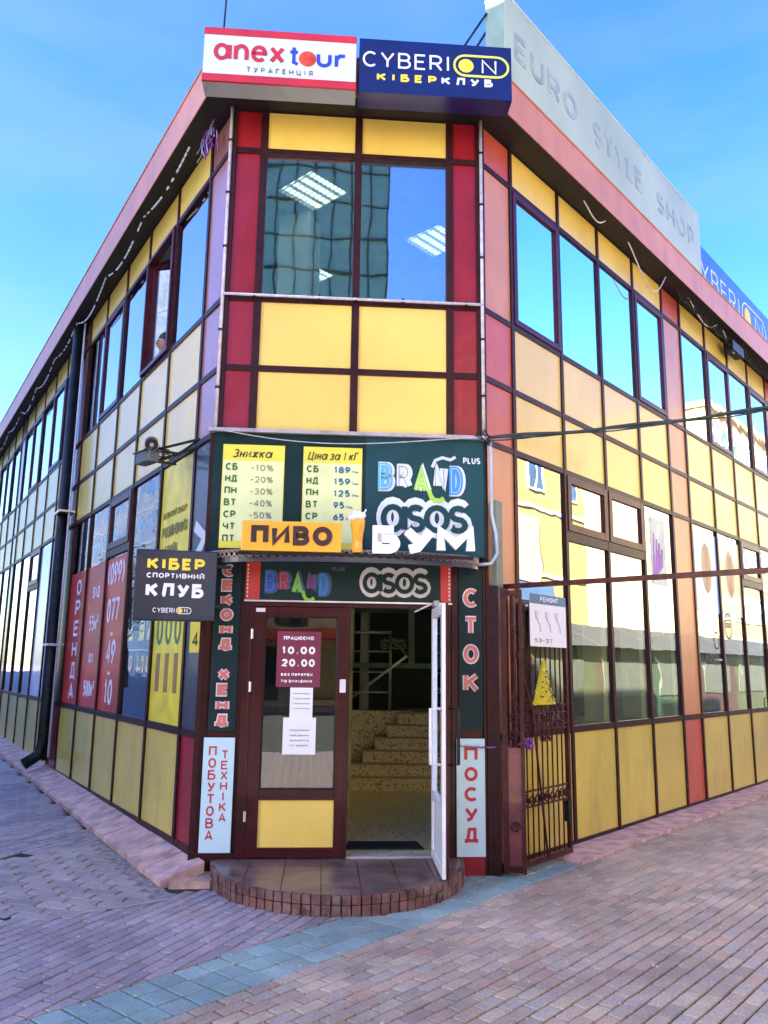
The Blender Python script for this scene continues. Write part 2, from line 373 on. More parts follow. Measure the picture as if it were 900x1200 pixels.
def facade(fr, lines, piers, upper, ground, pier_mats, zb, smax, low=YELG):
    """lines: mullion positions; piers: index of bays that are narrow piers; upper/ground: {bay: kind}"""
    for i, s in enumerate(lines): mull(fr, s, zb, Z[6] + .03)
    for k, z in enumerate((Z[1], Z[2], Z[3], Z[4], Z[5])):
        transom(fr, 0, smax, z, .03 if k else .035)
    part('base_rail', FRM, (0, smax, zb - .06, zb + .035, -.04, .0195), fr=fr)
    for i in range(len(lines) - 1):
        a, b = lines[i], lines[i + 1]
        if i in piers:
            pm = pier_mats
            panel(fr, a, b, zb, Z[1], pm[0]); panel(fr, a, b, Z[1], Z[2], pm[1]); panel(fr, a, b, Z[2], Z[3], pm[2]); panel(fr, a, b, Z[3], Z[4], pm[3]); panel(fr, a, b, Z[4], Z[5], pm[4]); panel(fr, a, b, Z[5], Z[6], pm[5])
            continue
        gk = ground.get(i, 'g')
        if gk != 'door': panel(fr, a, b, zb, Z[1], low)
        panel(fr, a, b, Z[2], Z[3], YEL); panel(fr, a, b, Z[3], Z[4], YEL); panel(fr, a, b, Z[5], Z[6], YEL)
        k = upper.get(i, 'g')
        if k == 'g': pane(fr, a + MW, b - MW, Z[4] + .03, Z[5] - .03)
        elif k == 's': sash(fr, a + MW - .02, b - MW + .02, Z[4] + .02, Z[5] - .02)
        if gk == 'g': pane(fr, a + MW, b - MW, Z[1] + .03, Z[2] - .03, GLR if fr is WR else GL)
        elif gk == 'v':
            zt = 3.30
            part('transom', FRM, (a + MW, b - MW, zt - .05, zt + .05, -.04, .024), fr=fr)
            sash(fr, a + MW - .02, b - MW + .02, zt + .04, Z[2] - .02, GLR if fr is WR else GL, t=.085)
            pane(fr, a + MW, b - MW, Z[1] + .03, zt - .05, GLR if fr is WR else GL)

# left street side
LL = [0, .577, 1.72, 2.917, 4.058, 5.235, 6.38, 7.1, 8.26, 9.42, 10.6, 11.8, 12.95, 13.6]
x = 13.6
while x < 40:
    for _ in range(5): x += 1.17; LL.append(x)
    x += .65; LL.append(x)
lp = {0, 6, 12} | {12 + 6 * k for k in range(1, 6)}
facade(WLf, LL, lp, {2: 'open', 4: 's', 8: 's', 9: 'g', 10: 's', 14: 's', 16: 's', 20: 's', 22: 's'}, {3: 'v', 9: 'v', 15: 'v', 21: 'v'}, [RED, GREY, GREY, LILAC, LILAC, PINK][:1] + [GREY, LILAC, LILAC, LILAC, LILAC], Z[0], LL[-1])
# right passage side
RL = [0, .566, 1.646, 2.714, 3.80, 4.843, 5.561, 6.671, 7.80, 8.931, 10.05, 10.77]
x = 10.77
while x < 30:
    for _ in range(4): x += 1.1; RL.append(x)
    x += .72; RL.append(x)
rpz = {0, 5, 10, 15, 20, 25}
facade(WR, RL, {0}, {1: 's', 4: 's', 7: 's', 9: 's', 12: 's', 17: 's'}, {2: 'v', 3: 'v', 8: 'v', 9: 'door', 12: 'v', 18: 'v'}, [PINK, PEACH, PINK, PINK, PEACH, PINK], 0.03, RL[1]) if False else None
def right():
    ms0 = [PINK, PEACH, PINK, PINK, PEACH, PINK]; ms1 = [PINK, PEACH, PEACH, PEACH, PEACH, PINK]
    fr = WR; zb = .03
    for s in RL: mull(fr, s, zb, Z[6] + .03)
    for k, z in enumerate((Z[1], Z[2], Z[3], Z[4], Z[5])): transom(fr, 0, RL[-1], z, .03 if k else .035)
    part('base_rail', FRM, (0, 8.93, zb - .06, zb + .035, -.04, .0195), fr=fr)
    upper = {1: 's', 4: 's', 7: 's', 9: 's', 12: 's', 14: 's', 17: 's'}; ground = {2: 'v', 3: 'v', 8: 'v', 9: 'door', 12: 'v', 18: 'v'}
    for i in range(len(RL) - 1):
        a, b = RL[i], RL[i + 1]
        if i in rpz:
            pm = ms0 if i == 0 else ms1
            for k in range(6): panel(fr, a, b, zb if k == 0 else Z[k], Z[k + 1], pm[k])
            continue
        gk = ground.get(i, 'g')
        if gk != 'door': panel(fr, a, b, zb, Z[1], YELG)
        for k in (2, 3, 5): panel(fr, a, b, Z[k], Z[k + 1], YEL)
        if upper.get(i) == 's': sash(fr, a + MW - .02, b - MW + .02, Z[4] + .02, Z[5] - .02)
        else: pane(fr, a + MW, b - MW, Z[4] + .03, Z[5] - .03)
        if gk == 'g': pane(fr, a + MW, b - MW, Z[1] + .03, Z[2] - .03, GLR)
        elif gk == 'v':
            zt = 3.33; part('transom', FRM, (a + MW, b - MW, zt - .06, zt + .05, -.04, .024), fr=fr)
            sash(fr, a + MW - .02, b - MW + .02, zt + .04, Z[2] - .02, GLR, t=.085); pane(fr, a + MW, b - MW, Z[1] + .03, zt - .06, GLR)
        else:
            part('transom', FRM, (a + MW, b - MW, 2.24, 2.34, -.04, .024), fr=fr); pane(fr, a + MW, b - MW, 2.34, Z[2] - .03, GLR)
            mb = MB()
            for q in ((a + .05, a + .17, .1, 2.24), (b - .17, b - .05, .1, 2.24), (a + .17, b - .17, 2.12, 2.24), (a + .17, b - .17, .1, .26), (a + .17, b - .17, .80, .9)): mb.box(fr, *q, -.02, .055)
            d = mb.build('side_door', FRM2, bld)
            pane(fr, a + .17, b - .17, .9, 2.12, GLR, d, o=.02)
            part('panel', YELG, (a + .17, b - .17, .26, .8, .0, .03), fr=fr, parent=d)
            h = MB().tube([fr(a + .12, .98, .055), fr(a + .12, .98, .12), fr(a + .12, 1.38, .12), fr(a + .12, 1.38, .055)], .013); h.build('handle', BLACK, d)
right()
# corner front, upper floor
cols = [0.0, .333, 1.321, 2.288, W_]
for s in cols[1:4]: mull(WF, s, Z[2], Z[6] + .03, .038)
part('corner_post', FRM, (0.0, .045, Z[2], Z[6], -.05, .04), (W_ - .06, W_ - .0, Z[2], Z[6], -.05, .041), fr=WF)
for k, z in enumerate((Z[3], Z[4], Z[5])): transom(WF, 0.045, W_ - .06, z, .032)
for a, b, red in ((0.03, .333, 1), (.333, 1.321, 0), (1.321, 2.288, 0), (2.288, W_ - .03, 1)):
    for k in (2, 3, 5): panel(WF, a, b, Z[k], Z[k + 1], RED if red else YEL)
    if red: panel(WF, a, b, Z[4], Z[5], RED)
    else: pane(WF, a + .038, b - .038, Z[4] + .03, Z[5] - .03, GLF)
# white conduit pipes on both corners and the white rail
for s, o in ((-.015, .05), (W_ - .01, .065)):
    mb = MB().tube([WF(s, Z[2] - .02, o), WF(s, Z[6], o)], .017, 8); mb.build('corner_pipe', WPIPE, bld, smooth=True)
MB().tube([WF(-.0, Z[4] + .012, .075), WF(W_, Z[4] + .012, .075)], .015, 8).build('rail', WPIPE, bld, smooth=True)
for s in (.3, .95, 1.32, 1.8, 2.45):
    MB().box(WF, s - .012, s + .012, Z[4] - .01, Z[4] + .04, .05, .085).build('clip', FRM, bld)
for s0, o0 in ((-.015, .05), (W_ - .01, .065)):
    for z in (4.5, 5.1, 6.0, 6.6, 7.2): MB().box(WF, s0 - .022, s0 + .022, z, z + .02, .03, o0 + .022).build('clip', FRM, bld)

# corner front, ground floor: posts and door frame
part('post', FRM, (-.02, .345, .02, 2.9, -.06, .0), fr=WF)
part('post', DOORM, (2.30, W_ + .01, .02, 2.9, -.06, .0), fr=WF)
part('corner_post', FRM, (-.06, .0, .05, Z[2], -.08, .03), fr=WF)
part('corner_post', FRM, (W_ - .03, W_ + .03, 0, Z[2], -.06, .032), fr=WF)
part('plinth', FRM, (.0, .34, 0.0, .2, .0, .03), fr=WF)
part('plinth', RED, (2.33, 2.6, 0.0, .165, .0, .03), fr=WF)
part('door_frame', DOORM, (.345, .40, .15, 2.43, -.06, .03), (2.15, 2.29, .15, 2.43, -.06, .012), (.40, 2.21, 2.385, 2.44, -.06, .032), (1.30, 1.335, .15, 2.385, -.05, .01), fr=WF)
part('header', DARK, (.345, 2.30, 2.44, 2.92, -.1, -.02), fr=WF)
part('threshold', mat('threshold', (.45, .42, .36), .4), (1.335, 2.15, .145, .165, -.1, .02), fr=WF)
# closed leaf
lf = MB()
for q in ((.40, .54, .16, 2.38), (1.215, 1.325, .16, 2.38), (.54, 1.215, 2.29, 2.38), (.54, 1.215, .16, .245), (.54, 1.215, .65, .74)): lf.box(WF, *q, -.02, .042)
lf.box(WF, .40, .43, .16, 2.38, .042, .05); lf.box(WF, 1.30, 1.33, .16, 2.38, .042, .052)
door = lf.build('door', DOORM, bld, bevel=.004)
part('door_pane', GLD, (.54, 1.215, .74, 2.29, .0, .008), fr=WF, parent=door)
part('door_panel', YEL, (.54, 1.215, .245, .65, .0, .02), fr=WF, parent=door)
part('gasket', RUBBER, (.54, .552, .74, 2.29, .01, .03), (1.203, 1.215, .74, 2.29, .01, .03), (.552, 1.203, .74, .75, .01, .03), (.552, 1.203, 2.28, 2.29, .01, .03), fr=WF, parent=door)
for z in (.47, 1.6, 2.08):
    MB().tube([WF(.425, z, .06), WF(.425, z + .09, .06)], .014, 8).build('hinge', mat('hinge_chrome', (.5, .5, .5), .3, metal=.8), door)
part('door_lock', WHT, (1.245, 1.30, 1.6, 1.72, .042, .05), fr=WF, parent=door)
part('label_plate', WHT, (.45, .535, 2.33, 2.365, .042, .046), fr=WF, parent=door)
# open leaf, swung out on the right
hinge = WF(2.135, 0, .02); tip = Vector((.535, 6.93, 0)); azD = math.atan2(tip.x - hinge.x, tip.y - hinge.y)
WD = frame(hinge, azD); dw = (tip - hinge).length
od = MB()
for q in ((0, .10, .17, 2.38), (dw - .10, dw, .17, 2.38), (.10, dw - .10, 2.29, 2.38), (.10, dw - .10, .17, .25), (.10, dw - .10, .66, .75)): od.box(WD, *q, .0, .032)
odoor = od.build('door', WHT, bld, bevel=.004)
dd = MB()
for q in ((0, dw, .17, 2.38),):
    dd.box(WD, 0, .10, .17, 2.38, -.022, -.001); dd.box(WD, dw - .1, dw, .17, 2.38, -.022, -.001); dd.box(WD, .1, dw - .1, 2.29, 2.38, -.022, -.001); dd.box(WD, .1, dw - .1, .17, .25, -.022, -.001); dd.box(WD, .1, dw - .1, .66, .75, -.022, -.001)
dd.build('outer_skin', DOORM, odoor)
part('door_pane', GLD, (.10, dw - .10, .75, 2.29, .004, .010), fr=WD, parent=odoor)
part('door_panel', WHT, (.10, dw - .10, .25, .66, .004, .018), fr=WD, parent=odoor)
for sg in (1, -1):
    e = .032 if sg > 0 else -.022
    MB().tube([WD(dw - .06, 1.05, e), WD(dw - .06, 1.05, e + sg * .09), WD(dw - .06, 1.5, e + sg * .09), WD(dw - .06, 1.5, e)], .014, 8).build('handle', WHT if sg > 0 else BLACK, odoor, smooth=True)
MB().box(WD, .02, .2, 2.40, 2.45, -.02, .03).build('door_closer', mat('closer', (.3, .32, .3), .4), odoor)
MB().tube([WD(.12, 2.43, .03), WF(1.95, 2.36, -.03)], .009, 6).build('closer_arm', WHT, odoor)

# roof: fascia, soffit, roof slab
OV = .33
def offset_corner(fr1, fr2, o):
    p = fr1(0, 0, o); q = fr2(0, 0, o); d1, d2 = fr1.d, fr2.d
    det = d1.x * (-d2.y) + d2.x * d1.y
    t = ((q.x - p.x) * (-d2.y) + d2.x * (q.y - p.y)) / det
    return p + d1 * t
def outline(o):
    cl = offset_corner(WLf, WF, o); cr = offset_corner(WR, WF, o)
    return [WLf(LL[-1], 0, o), cl, cr, WR(RL[-1], 0, o)]
def band(name, o0, o1, z0, z1, m):
    a, b = outline(o0), outline(o1)
    for i in range(3):
        mb = MB(); mb.poly([a[i] + Vector((0, 0, z0)), b[i] + Vector((0, 0, z0)), b[i + 1] + Vector((0, 0, z0)), a[i + 1] + Vector((0, 0, z0))], (0, 0, z1 - z0)); mb.build(name, m, bld)
band('soffit', -.02, OV - .012, 7.605, 7.63, SOFF)
band('fascia', OV - .01, OV, 7.60, 8.03, FASC)
band('fascia_cap', OV - .05, OV + .012, 8.03, 8.045, FASC)
o_ = outline(OV - .02)
MB().poly([p + Vector((0, 0, 7.95)) for p in o_], (0, 0, .05)).build('roof', mat('roof_felt', (.08, .08, .08), .9), bld)
# floors, ceilings and inner walls behind the glass
i_ = outline(-.12)
MB().poly([p + Vector((0, 0, 7.30)) for p in i_], (0, 0, .06)).build('ceiling', INTC, bld)
MB().poly([p + Vector((0, 0, 4.2)) for p in i_], (0, 0, .35)).build('floor_slab', INTC, bld)
far = [WLf(LL[-1], 0, -.12), WLf(2.2, 0, -.12), WLf(2.2, 0, -.12) + Vector((0.4, 0, 0)), WR(2.0, 0, -.12) + Vector((-.2, 0, 0)), WR(2.0, 0, -.12), WR(RL[-1], 0, -.12)]
mid = Vector((-.3, 13.5, 0)); spine = frame(mid, math.radians(4))
MB().box(spine, 0, 26, .2, 4.2, -.06, .06).box(spine, 0, 26, 4.55, 7.3, -.06, .06).build('inner_wall', INTW, bld)
def wall2(p, q, z0, z1, m=INTW, name='inner_wall', t=.08):
    p, q = Vector((*p, 0)), Vector((*q, 0)); fr = frame(p, math.atan2(q.x - p.x, q.y - p.y))
    return MB().box(fr, 0, (q - p).length, z0, z1, -t / 2, t / 2).build(name, m, bld)
pl = WLf(4.6, 0, -.12); pr = WR(4.2, 0, -.12)
wall2((pl.x, pl.y), (mid.x, mid.y), 4.55, 7.3); wall2((pr.x, pr.y), (mid.x, mid.y), 4.55, 7.3)
for s in (9.8, 15.9, 22):
    q = WLf(s, 0, -.12); wall2((q.x, q.y), (mid.x + (s - 4) * .08, q.y + 1.5), .2, 4.2); wall2((q.x, q.y), (mid.x + (s - 4) * .08, q.y + 1.5), 4.55, 7.3)
for s in (8.4, 13.9, 19.6):
    q = WR(s, 0, -.12); wall2((q.x, q.y), (mid.x + (s - 4) * .08, q.y + 1.2), .2, 4.2); wall2((q.x, q.y), (mid.x + (s - 4) * .08, q.y + 1.2), 4.55, 7.3)
SHOPW = mat('shop_wall', (.34, .33, .16), .7, var=.2, vscale=2)
# shop partitions behind the ground floor glazing
for fr, smax in ((WLf, 38), (WR, 27)):
    MB().box(fr, 1.6 if fr is WLf else 5.2, smax, .02, 4.2, -2.5, -2.42).build('shop_wall', SHOPW, bld)
    MB().box(fr, .6, smax, .02, .12, -2.42, -.06).build('shop_floor', INTF, bld)
# back face so the building is closed
bk = [WLf(LL[-1], 0, 0), WR(RL[-1], 0, 0)]
wall2((bk[0].x, bk[0].y), (bk[1].x, bk[1].y), 0, 7.95, name='back_wall')

CUR = mat('cream_curtain', (.74, .60, .24), .8, var=.06)
for s0, s1, z0, z1 in ((1.72, 2.64, 2.62, 3.24), (2.78, 3.74, 2.62, 3.24), (3.88, 4.78, 2.3, 3.98), (1.72, 2.64, 3.42, 3.98), (2.78, 3.74, 3.42, 3.98)):
    mb = MB(); n = int((s1 - s0) / .035)
    for k in range(n + 1):
        o_ = -.14 - .03 * (k % 2); s_ = s0 + (s1 - s0) * k / n; mb.v += [WR(s_, z0 + .02 * math.sin(k), o_), WR(s_, z1, o_)]
        if k: q = 2 * k; mb.f.append((q - 2, q, q + 1, q - 1))
    mb.build('curtain', CUR, bld)
# white reveals / blinds seen in the right shop windows
BL = mat('white_curtain', (.72, .76, .62), .7, var=.05)
for s in (2.55, 3.62, 4.68, 7.6, 8.72, 1.5):
    part('window_reveal', BL, (s - .0, s + .13, 1.24, 4.0, -.30, -.05), fr=WR)
part('shelf', mat('shelf_wood', (.3, .28, .14), .6), (1.75, 4.7, 1.9, 1.94, -.9, -.5), (1.75, 4.7, 2.5, 2.54, -.9, -.5), (1.75, 4.7, 3.0, 3.04, -.9, -.5), fr=WR)
part('shelf', SHOPW, (5.7, 8.6, 2.3, 2.9, -1.0, -.6), (5.7, 8.6, 1.2, 1.25, -1.0, -.6), fr=WR)
for k in range(14):
    s = 1.8 + k * .2; MB().box(WR, s, s + .13, 1.94, 2.15 + .1 * (k % 3), -.85, -.6).build('box_on_shelf', mat('shelf_box_%d' % (k % 3), ((.25, .32, .12), (.4, .3, .1), (.1, .2, .12))[k % 3], .6), bld)

# troffer lights upstairs
tl0 = None
for i, (x, y, az) in enumerate(((-.87, 8.52, 43), (-1.15, 10.55, 43), (.62, 9.6, 43), (2.68, 10.9, 40), (-2.2, 11.5, -32), (4.2, 12.4, 40), (5.8, 14.4, 40))):
    fr = frame((x, y, 0), math.radians(az))
    t = thing('ceiling_light', (x, y, 7.2), ['square louvred ceiling light behind the upper left pane of the corner window', 'ceiling light further back behind the upper left pane, partly hidden by a white column', 'ceiling light behind the upper right pane of the corner window', 'ceiling light seen in the second upper window of the right side', 'ceiling light inside the left side of the upper floor', 'ceiling light behind the tan pillar bay on the right side', 'ceiling light deepest inside on the right side'][i], 'ceiling light', 'ceiling lights of the upper floor')
    mb = MB(); 
    for q in ((-.3, .3, -.30, -.28), (-.3, .3, .28, .30), (-.3, -.28, -.28, .28), (.28, .3, -.28, .28)): mb.box(fr, q[0], q[1], 7.22, 7.295, q[2], q[3])
    mb.build('housing', WHT, t)
    MB().box(fr, -.28, .28, 7.262, 7.27, -.28, .28).build('dark_backing', mat('dark_backing', (.10, .11, .11), .4), t)  # dark plate, so gaps between the glowing tubes look shaded
    for k in range(4):
        MB().box(fr, -.27, .27, 7.235, 7.255, -.235 + k * .14, -.175 + k * .14).build('tube_lamp', mat('lamp_tube', (1, 1, .95), .5, emit=.28), t)
    mb = MB()
    for k in range(9): mb.box(fr, -.26 + k * .065, -.252 + k * .065, 7.205, 7.235, -.28, .28)
    mb.build('louvre', STEEL, t)
MB().box(frame((-1.02, 9.3, 0), 0.3), -.35, .0, 4.55, 7.2, -.2, .2).build('column', mat('white_column', (.8, .8, .78), .6), bld)

# open window, left side upper floor: sash swung inwards, person looking out
sw = frame(WLf(2.88, 0, -.04), azL + math.radians(158)); mb = MB()
for q in ((0, .07, 5.52, 7.08), (.98, 1.05, 5.52, 7.08), (.07, .98, 5.52, 5.59), (.07, .98, 7.01, 7.08)): mb.box(sw, *q, -.03, .03)
s_ = mb.build('window_sash', FRM2, bld); MB().box(sw, .07, .98, 5.59, 7.01, -.004, .004).build('window_pane', GL, s_)
mb = MB()
for q in ((1.755, 1.80, 5.505, 7.1), (2.84, 2.882, 5.505, 7.1), (1.80, 2.84, 5.505, 5.55), (1.80, 2.84, 7.06, 7.1)): mb.box(WLf, *q, -.04, .055)
mb.build('window_frame', FRM2, bld)
MB().box(WLf, 2.45, 2.9, 5.5, 7.1, -.5, -.46).build('curtain', mat('teal_curtain', (.10, .32, .33), .8), bld)
MB().box(WLf, 5.28, 6.0, 5.5, 7.1, -.16, -.12).build('curtain', mat('teal_curtain', (.10, .32, .33), .8), bld)
MB().box(WLf, 1.2, 3.4, 4.6, 7.29, -1.6, -1.5).build('inner_wall', DARK, bld)  # extra wall painted near-black so the room looks unlit
def bust():
    p = WLf(2.50, 0, -.13); px, py = p.x, p.y; q0 = WLf(2.5, 0, -.42); q1 = WLf(2.5, 0, -.3)
    t = thing('person', (q0.x, q0.y, 4.55), 'person in dark clothes looking out of the open upper window on the left side', 'person')
    me = MB(); me.tube([(q0.x, q0.y, 4.56), (q0.x, q0.y, 5.0), (q1.x, q1.y, 5.36), (px, py, 5.60), (px, py, 5.66), (px, py, 5.70), (px, py, 5.78)], [.13, .15, .17, .19, .12, .06, .055], 14)
    for sg in (-1, 1):
        sh = Vector((px, py, 5.58)) + WLf.d * .19 * sg; el = sh + Vector((0, 0, -.24)) - WLf.n * .06 + WLf.d * .05 * sg; ha = el + WLf.n * .13 + Vector((0, 0, .17)) - WLf.d * .12 * sg
        me.tube([sh, el, ha], [.06, .048, .035], 10)
    me.ball((px, py, 5.88), .1, 16, 12, .82, .95, 1.2, -azL)
    body = me.build('body', SKIN, t, smooth=True)
    f = WLf.n; r = WLf.d; c = Vector((px, py, 5.88))
    h = MB(); h.ball(c - f * .022 + Vector((0, 0, .03)), .108, 16, 10, .9, .95, 1.15); h.build('hair', mat('dark_hair', (.02, .015, .012), .6), t, smooth=True)
    n = MB(); n.ball(c + f * .095 + Vector((0, 0, -.02)), .02, 8, 6, .7, 1, 1.3); n.build('nose', SKIN, t, smooth=True)
    for sg in (-1, 1):
        MB().ball(c + f * .086 + r * .034 * sg + Vector((0, 0, .008)), .011, 8, 6).build('eye', RUBBER, t, smooth=True)
        MB().ball(c + r * .085 * sg, .022, 8, 6, .5, .8, 1.2).build('ear', SKIN, t, smooth=True)
    MB().ball(c + f * .086 + Vector((0, 0, -.058)), .02, 8, 6, 1.2, .5, .35).build('mouth', mat('lips', (.3, .08, .07), .5), t, smooth=True)
    j = MB(); j.tube([(q0.x, q0.y, 4.56), (q0.x, q0.y, 5.0), (q1.x, q1.y, 5.36), (px, py, 5.605), (px, py, 5.655)], [.145, .165, .19, .205, .10], 14)
    for sg in (-1, 1):
        sh = Vector((px, py, 5.58)) + WLf.d * .19 * sg; el = sh + Vector((0, 0, -.24)) - WLf.n * .06 + WLf.d * .05 * sg; ha = el + WLf.n * .10 + Vector((0, 0, .13)) - WLf.d * .09 * sg
        j.ball(sh, .075, 10, 8); j.tube([sh, el, ha], [.075, .06, .048], 10)
    j.build('jacket', mat('dark_cloth', (.012, .012, .016), .8), t, smooth=True)
bust()

# ================================================================== lobby behind the open door
lob = thing('lobby', (.1, 9, .15), 'tiled stair lobby with stone parapet behind the open door', 'lobby')
TER = bpy.data.materials.new('terrazzo'); TER.use_nodes = True
def terrazzo(m, scale=42):
    t = m.node_tree; N = t.nodes; p = N['Principled BSDF']
    geo = N.new('ShaderNodeNewGeometry'); v = N.new('ShaderNodeTexVoronoi'); v.inputs['Scale'].default_value = scale
    t.links.new(geo.outputs['Position'], v.inputs['Vector'])
    r = N.new('ShaderNodeValToRGB'); r.color_ramp.interpolation = 'CONSTANT'
    cs = [(0, (.72, .58, .26)), (.3, (.76, .62, .30)), (.55, (.64, .52, .26)), (.72, (.78, .68, .42)), (.86, (.34, .22, .12))]
    e = r.color_ramp.elements
    e[0].position, e[0].color = cs[0][0], (*cs[0][1], 1); e[1].position, e[1].color = cs[1][0], (*cs[1][1], 1)
    for q, c_ in cs[2:]: k = e.new(q); k.color = (*c_, 1)
    s = N.new('ShaderNodeSeparateColor'); t.links.new(v.outputs['Color'], s.inputs[0]); t.links.new(s.outputs[0], r.inputs[0])
    t.links.new(r.outputs[0], p.inputs['Base Color']); p.inputs['Roughness'].default_value = .35
terrazzo(TER)
fl = MB(); fl.poly([Vector(q) for q in ((-1.0, 7.76, .0), (1.0, 7.88, .0), (1.9, 9.4, 0), (2.6, 14, 0), (-3.0, 14, 0), (-2.1, 9.4, 0))], (0, 0, .15)); fl.build('floor', TER, lob)
for k in range(6):
    x0 = -.60 + .17 * k; y0 = 11.75 + .09 * k
    MB().box(frame((x0, y0, 0), PI / 2), 0, 3.0, .15 + .17 * k, .15 + .17 * (k + 1), -1.2, 0).build('stair', TER, lob)
    MB().box(frame((x0, y0, 0), PI / 2), -.01, 3.0, .15 + .17 * (k + 1), .15 + .17 * (k + 1) + .02, -1.2, .02).build('stair_nosing', mat('step_edge', (.34, .28, .16), .4), lob)
MB().box(frame((-.72, 12.32, 0), PI / 2), 0, 1.2, .15, 1.2, -.25, 0).build('parapet', TER, lob)
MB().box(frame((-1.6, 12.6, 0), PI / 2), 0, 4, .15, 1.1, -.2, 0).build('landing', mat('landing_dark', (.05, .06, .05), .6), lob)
LW = mat('lobby_wall', (.55, .48, .32), .7)
for p, q in (((-.95, 7.9), (-1.7, 9.4)), ((-1.7, 9.4), (-1.9, 13.9)), ((.98, 7.95), (1.15, 8.3)),  ((-1.9, 13.9), (2.0, 13.9))):
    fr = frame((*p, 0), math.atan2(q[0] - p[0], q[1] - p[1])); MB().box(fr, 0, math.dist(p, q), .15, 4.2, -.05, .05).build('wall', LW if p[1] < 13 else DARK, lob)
rl = thing('stair_railing', (-.3, 12.2, 1.2), 'steel tube railing with diagonal handrail on the stone parapet inside the door', 'railing')
for x in (-.68, .12): MB().tube([(x, 12.2, 1.2), (x, 12.2, 2.32)], .022, 8).build('post', STEEL, rl, smooth=True)
for z, r in ((2.34, .024), (2.06, .012), (1.76, .012), (1.47, .012)): MB().tube([(-.70, 12.2, z), (.14, 12.2, z)], r, 8).build('rail', STEEL, rl, smooth=True)
MB().tube([(-.72, 12.1, 1.18), (.36, 12.1, 2.0), (.10, 12.15, 2.3)], .024, 8).build('handrail', STEEL, rl, smooth=True)
MB().tube([(-.55, 12.9, 1.3), (-.55, 12.9, 3.0)], .03, 8).build('post', mat('green_steel', (.12, .2, .16), .4), rl)
pt = thing('glass_partition', (0, 13.3, 1.1), 'green framed glass partition above the landing inside the door', 'partition')
GS = mat('pale_green_frame', (.16, .27, .20), .5)
for q in ((-.55, -.45, 1.9, 3.6), (.42, .52, 1.9, 3.6), (-.55, 1.6, 1.82, 1.9)): MB().box(frame((0, 13.3, 0), PI / 2), q[0], q[1], q[2], q[3], -.03, .03).build('frame', GS, pt)
MB().box(frame((0, 13.3, 0), PI / 2), -.45, .42, 2.7, 3.5, -.01, .01).build('pane', mat('green_pane', (.08, .16, .12), .2, coat=.5), pt)
MB().box(frame((0, 13.2, 0), PI / 2), -.07, .42, 2.06, 2.32, -.01, .01).build('small_sign_board', DARK, pt)
mt = MB().poly([Vector(q) for q in ((-.33, 8.06, .152), (.42, 8.10, .152), (.36, 8.42, .152), (-.31, 8.38, .152))], (0, 0, .012)).build('door_mat', RUBBER)
tag(mt, 'black rubber mat on the terrazzo just inside the open door', 'door mat')

# ================================================================== entrance step
REDT = mat('red_clinker', (.15, .062, .05), .45, var=.3, vscale=9, bump=.5, dirt=.75, dirtcol=(.30, .23, .19), ds=6)
STP = mat('step_top', (.17, .105, .09), .3, var=.25, vscale=5, bump=.15, dirt=.42, dirtcol=(.26, .21, .19), ds=4)
st = thing('entrance_step', WF(1.27, 0, .5), 'low half-round entrance step clad in dark red tiles below the shop door', 'step')
def arcp(r, a0, a1, n, z): return [WF(1.27 + r * math.cos(math.radians(a0 + (a1 - a0) * i / n)), z, max(0, r * 1.085 * math.sin(math.radians(a0 + (a1 - a0) * i / n)))) for i in range(n + 1)]
MB().poly(arcp(1.06, 0, 180, 40, -.03), (0, 0, .14)).build('core', mat('mortar', (.16, .12, .10), .9), st)
# top: tiles cut by the curve
tw = .31
k = 0
for iy in range(4):
    for ix in range(-4, 5):
        xa, xb = 1.27 + (ix - .5) * tw, 1.27 + (ix + .5) * tw; ya, yb = iy * tw, (iy + 1) * tw
        pts = []
        for (u, v) in ((xa + .003, ya + .003), (xb - .003, ya + .003), (xb - .003, yb - .003), (xa + .003, yb - .003)): pts.append((u, v))
        # clip with the circle by sampling
        poly = pts; R1 = 1.085
        for a in range(0, 181, 6):
            nx, ny = math.cos(math.radians(a)), math.sin(math.radians(a)); out = []
            for i in range(len(poly)):
                p, q = poly[i], poly[(i + 1) % len(poly)]
                dp = (p[0] - 1.27) * nx + p[1] / 1.085 * ny - R1; dq = (q[0] - 1.27) * nx + q[1] / 1.085 * ny - R1
                if dp <= 0: out.append(p)
                if (dp < 0) != (dq < 0): t = dp / (dp - dq); out.append((p[0] + (q[0] - p[0]) * t, p[1] + (q[1] - p[1]) * t))
            poly = out
            if not poly: break
        if len(poly) > 2: MB().poly([WF(u, .11, v) for u, v in poly], (0, 0, .0385 + rp.uniform(0, .0015))).build('tile', STP, st)
for row, (z0, z1, r, n) in enumerate(((.082, .146, 1.125, 46), (-.02, .077, 1.12, 46))):
    for i in range(n):
        a0 = math.radians(180 * i / n + .25); a1 = math.radians(180 * (i + 1) / n - .25); ro = r + rp.uniform(-.004, .004)
        pts = [WF(1.27 + q * math.cos(a), z0, q * 1.085 * math.sin(a)) for q, a in ((ro, a0), (ro, a1), (1.065, a1), (1.065, a0))]
        MB().poly(pts, (0, 0, z1 - z0)).build('tile', REDT, st, bevel=.004)

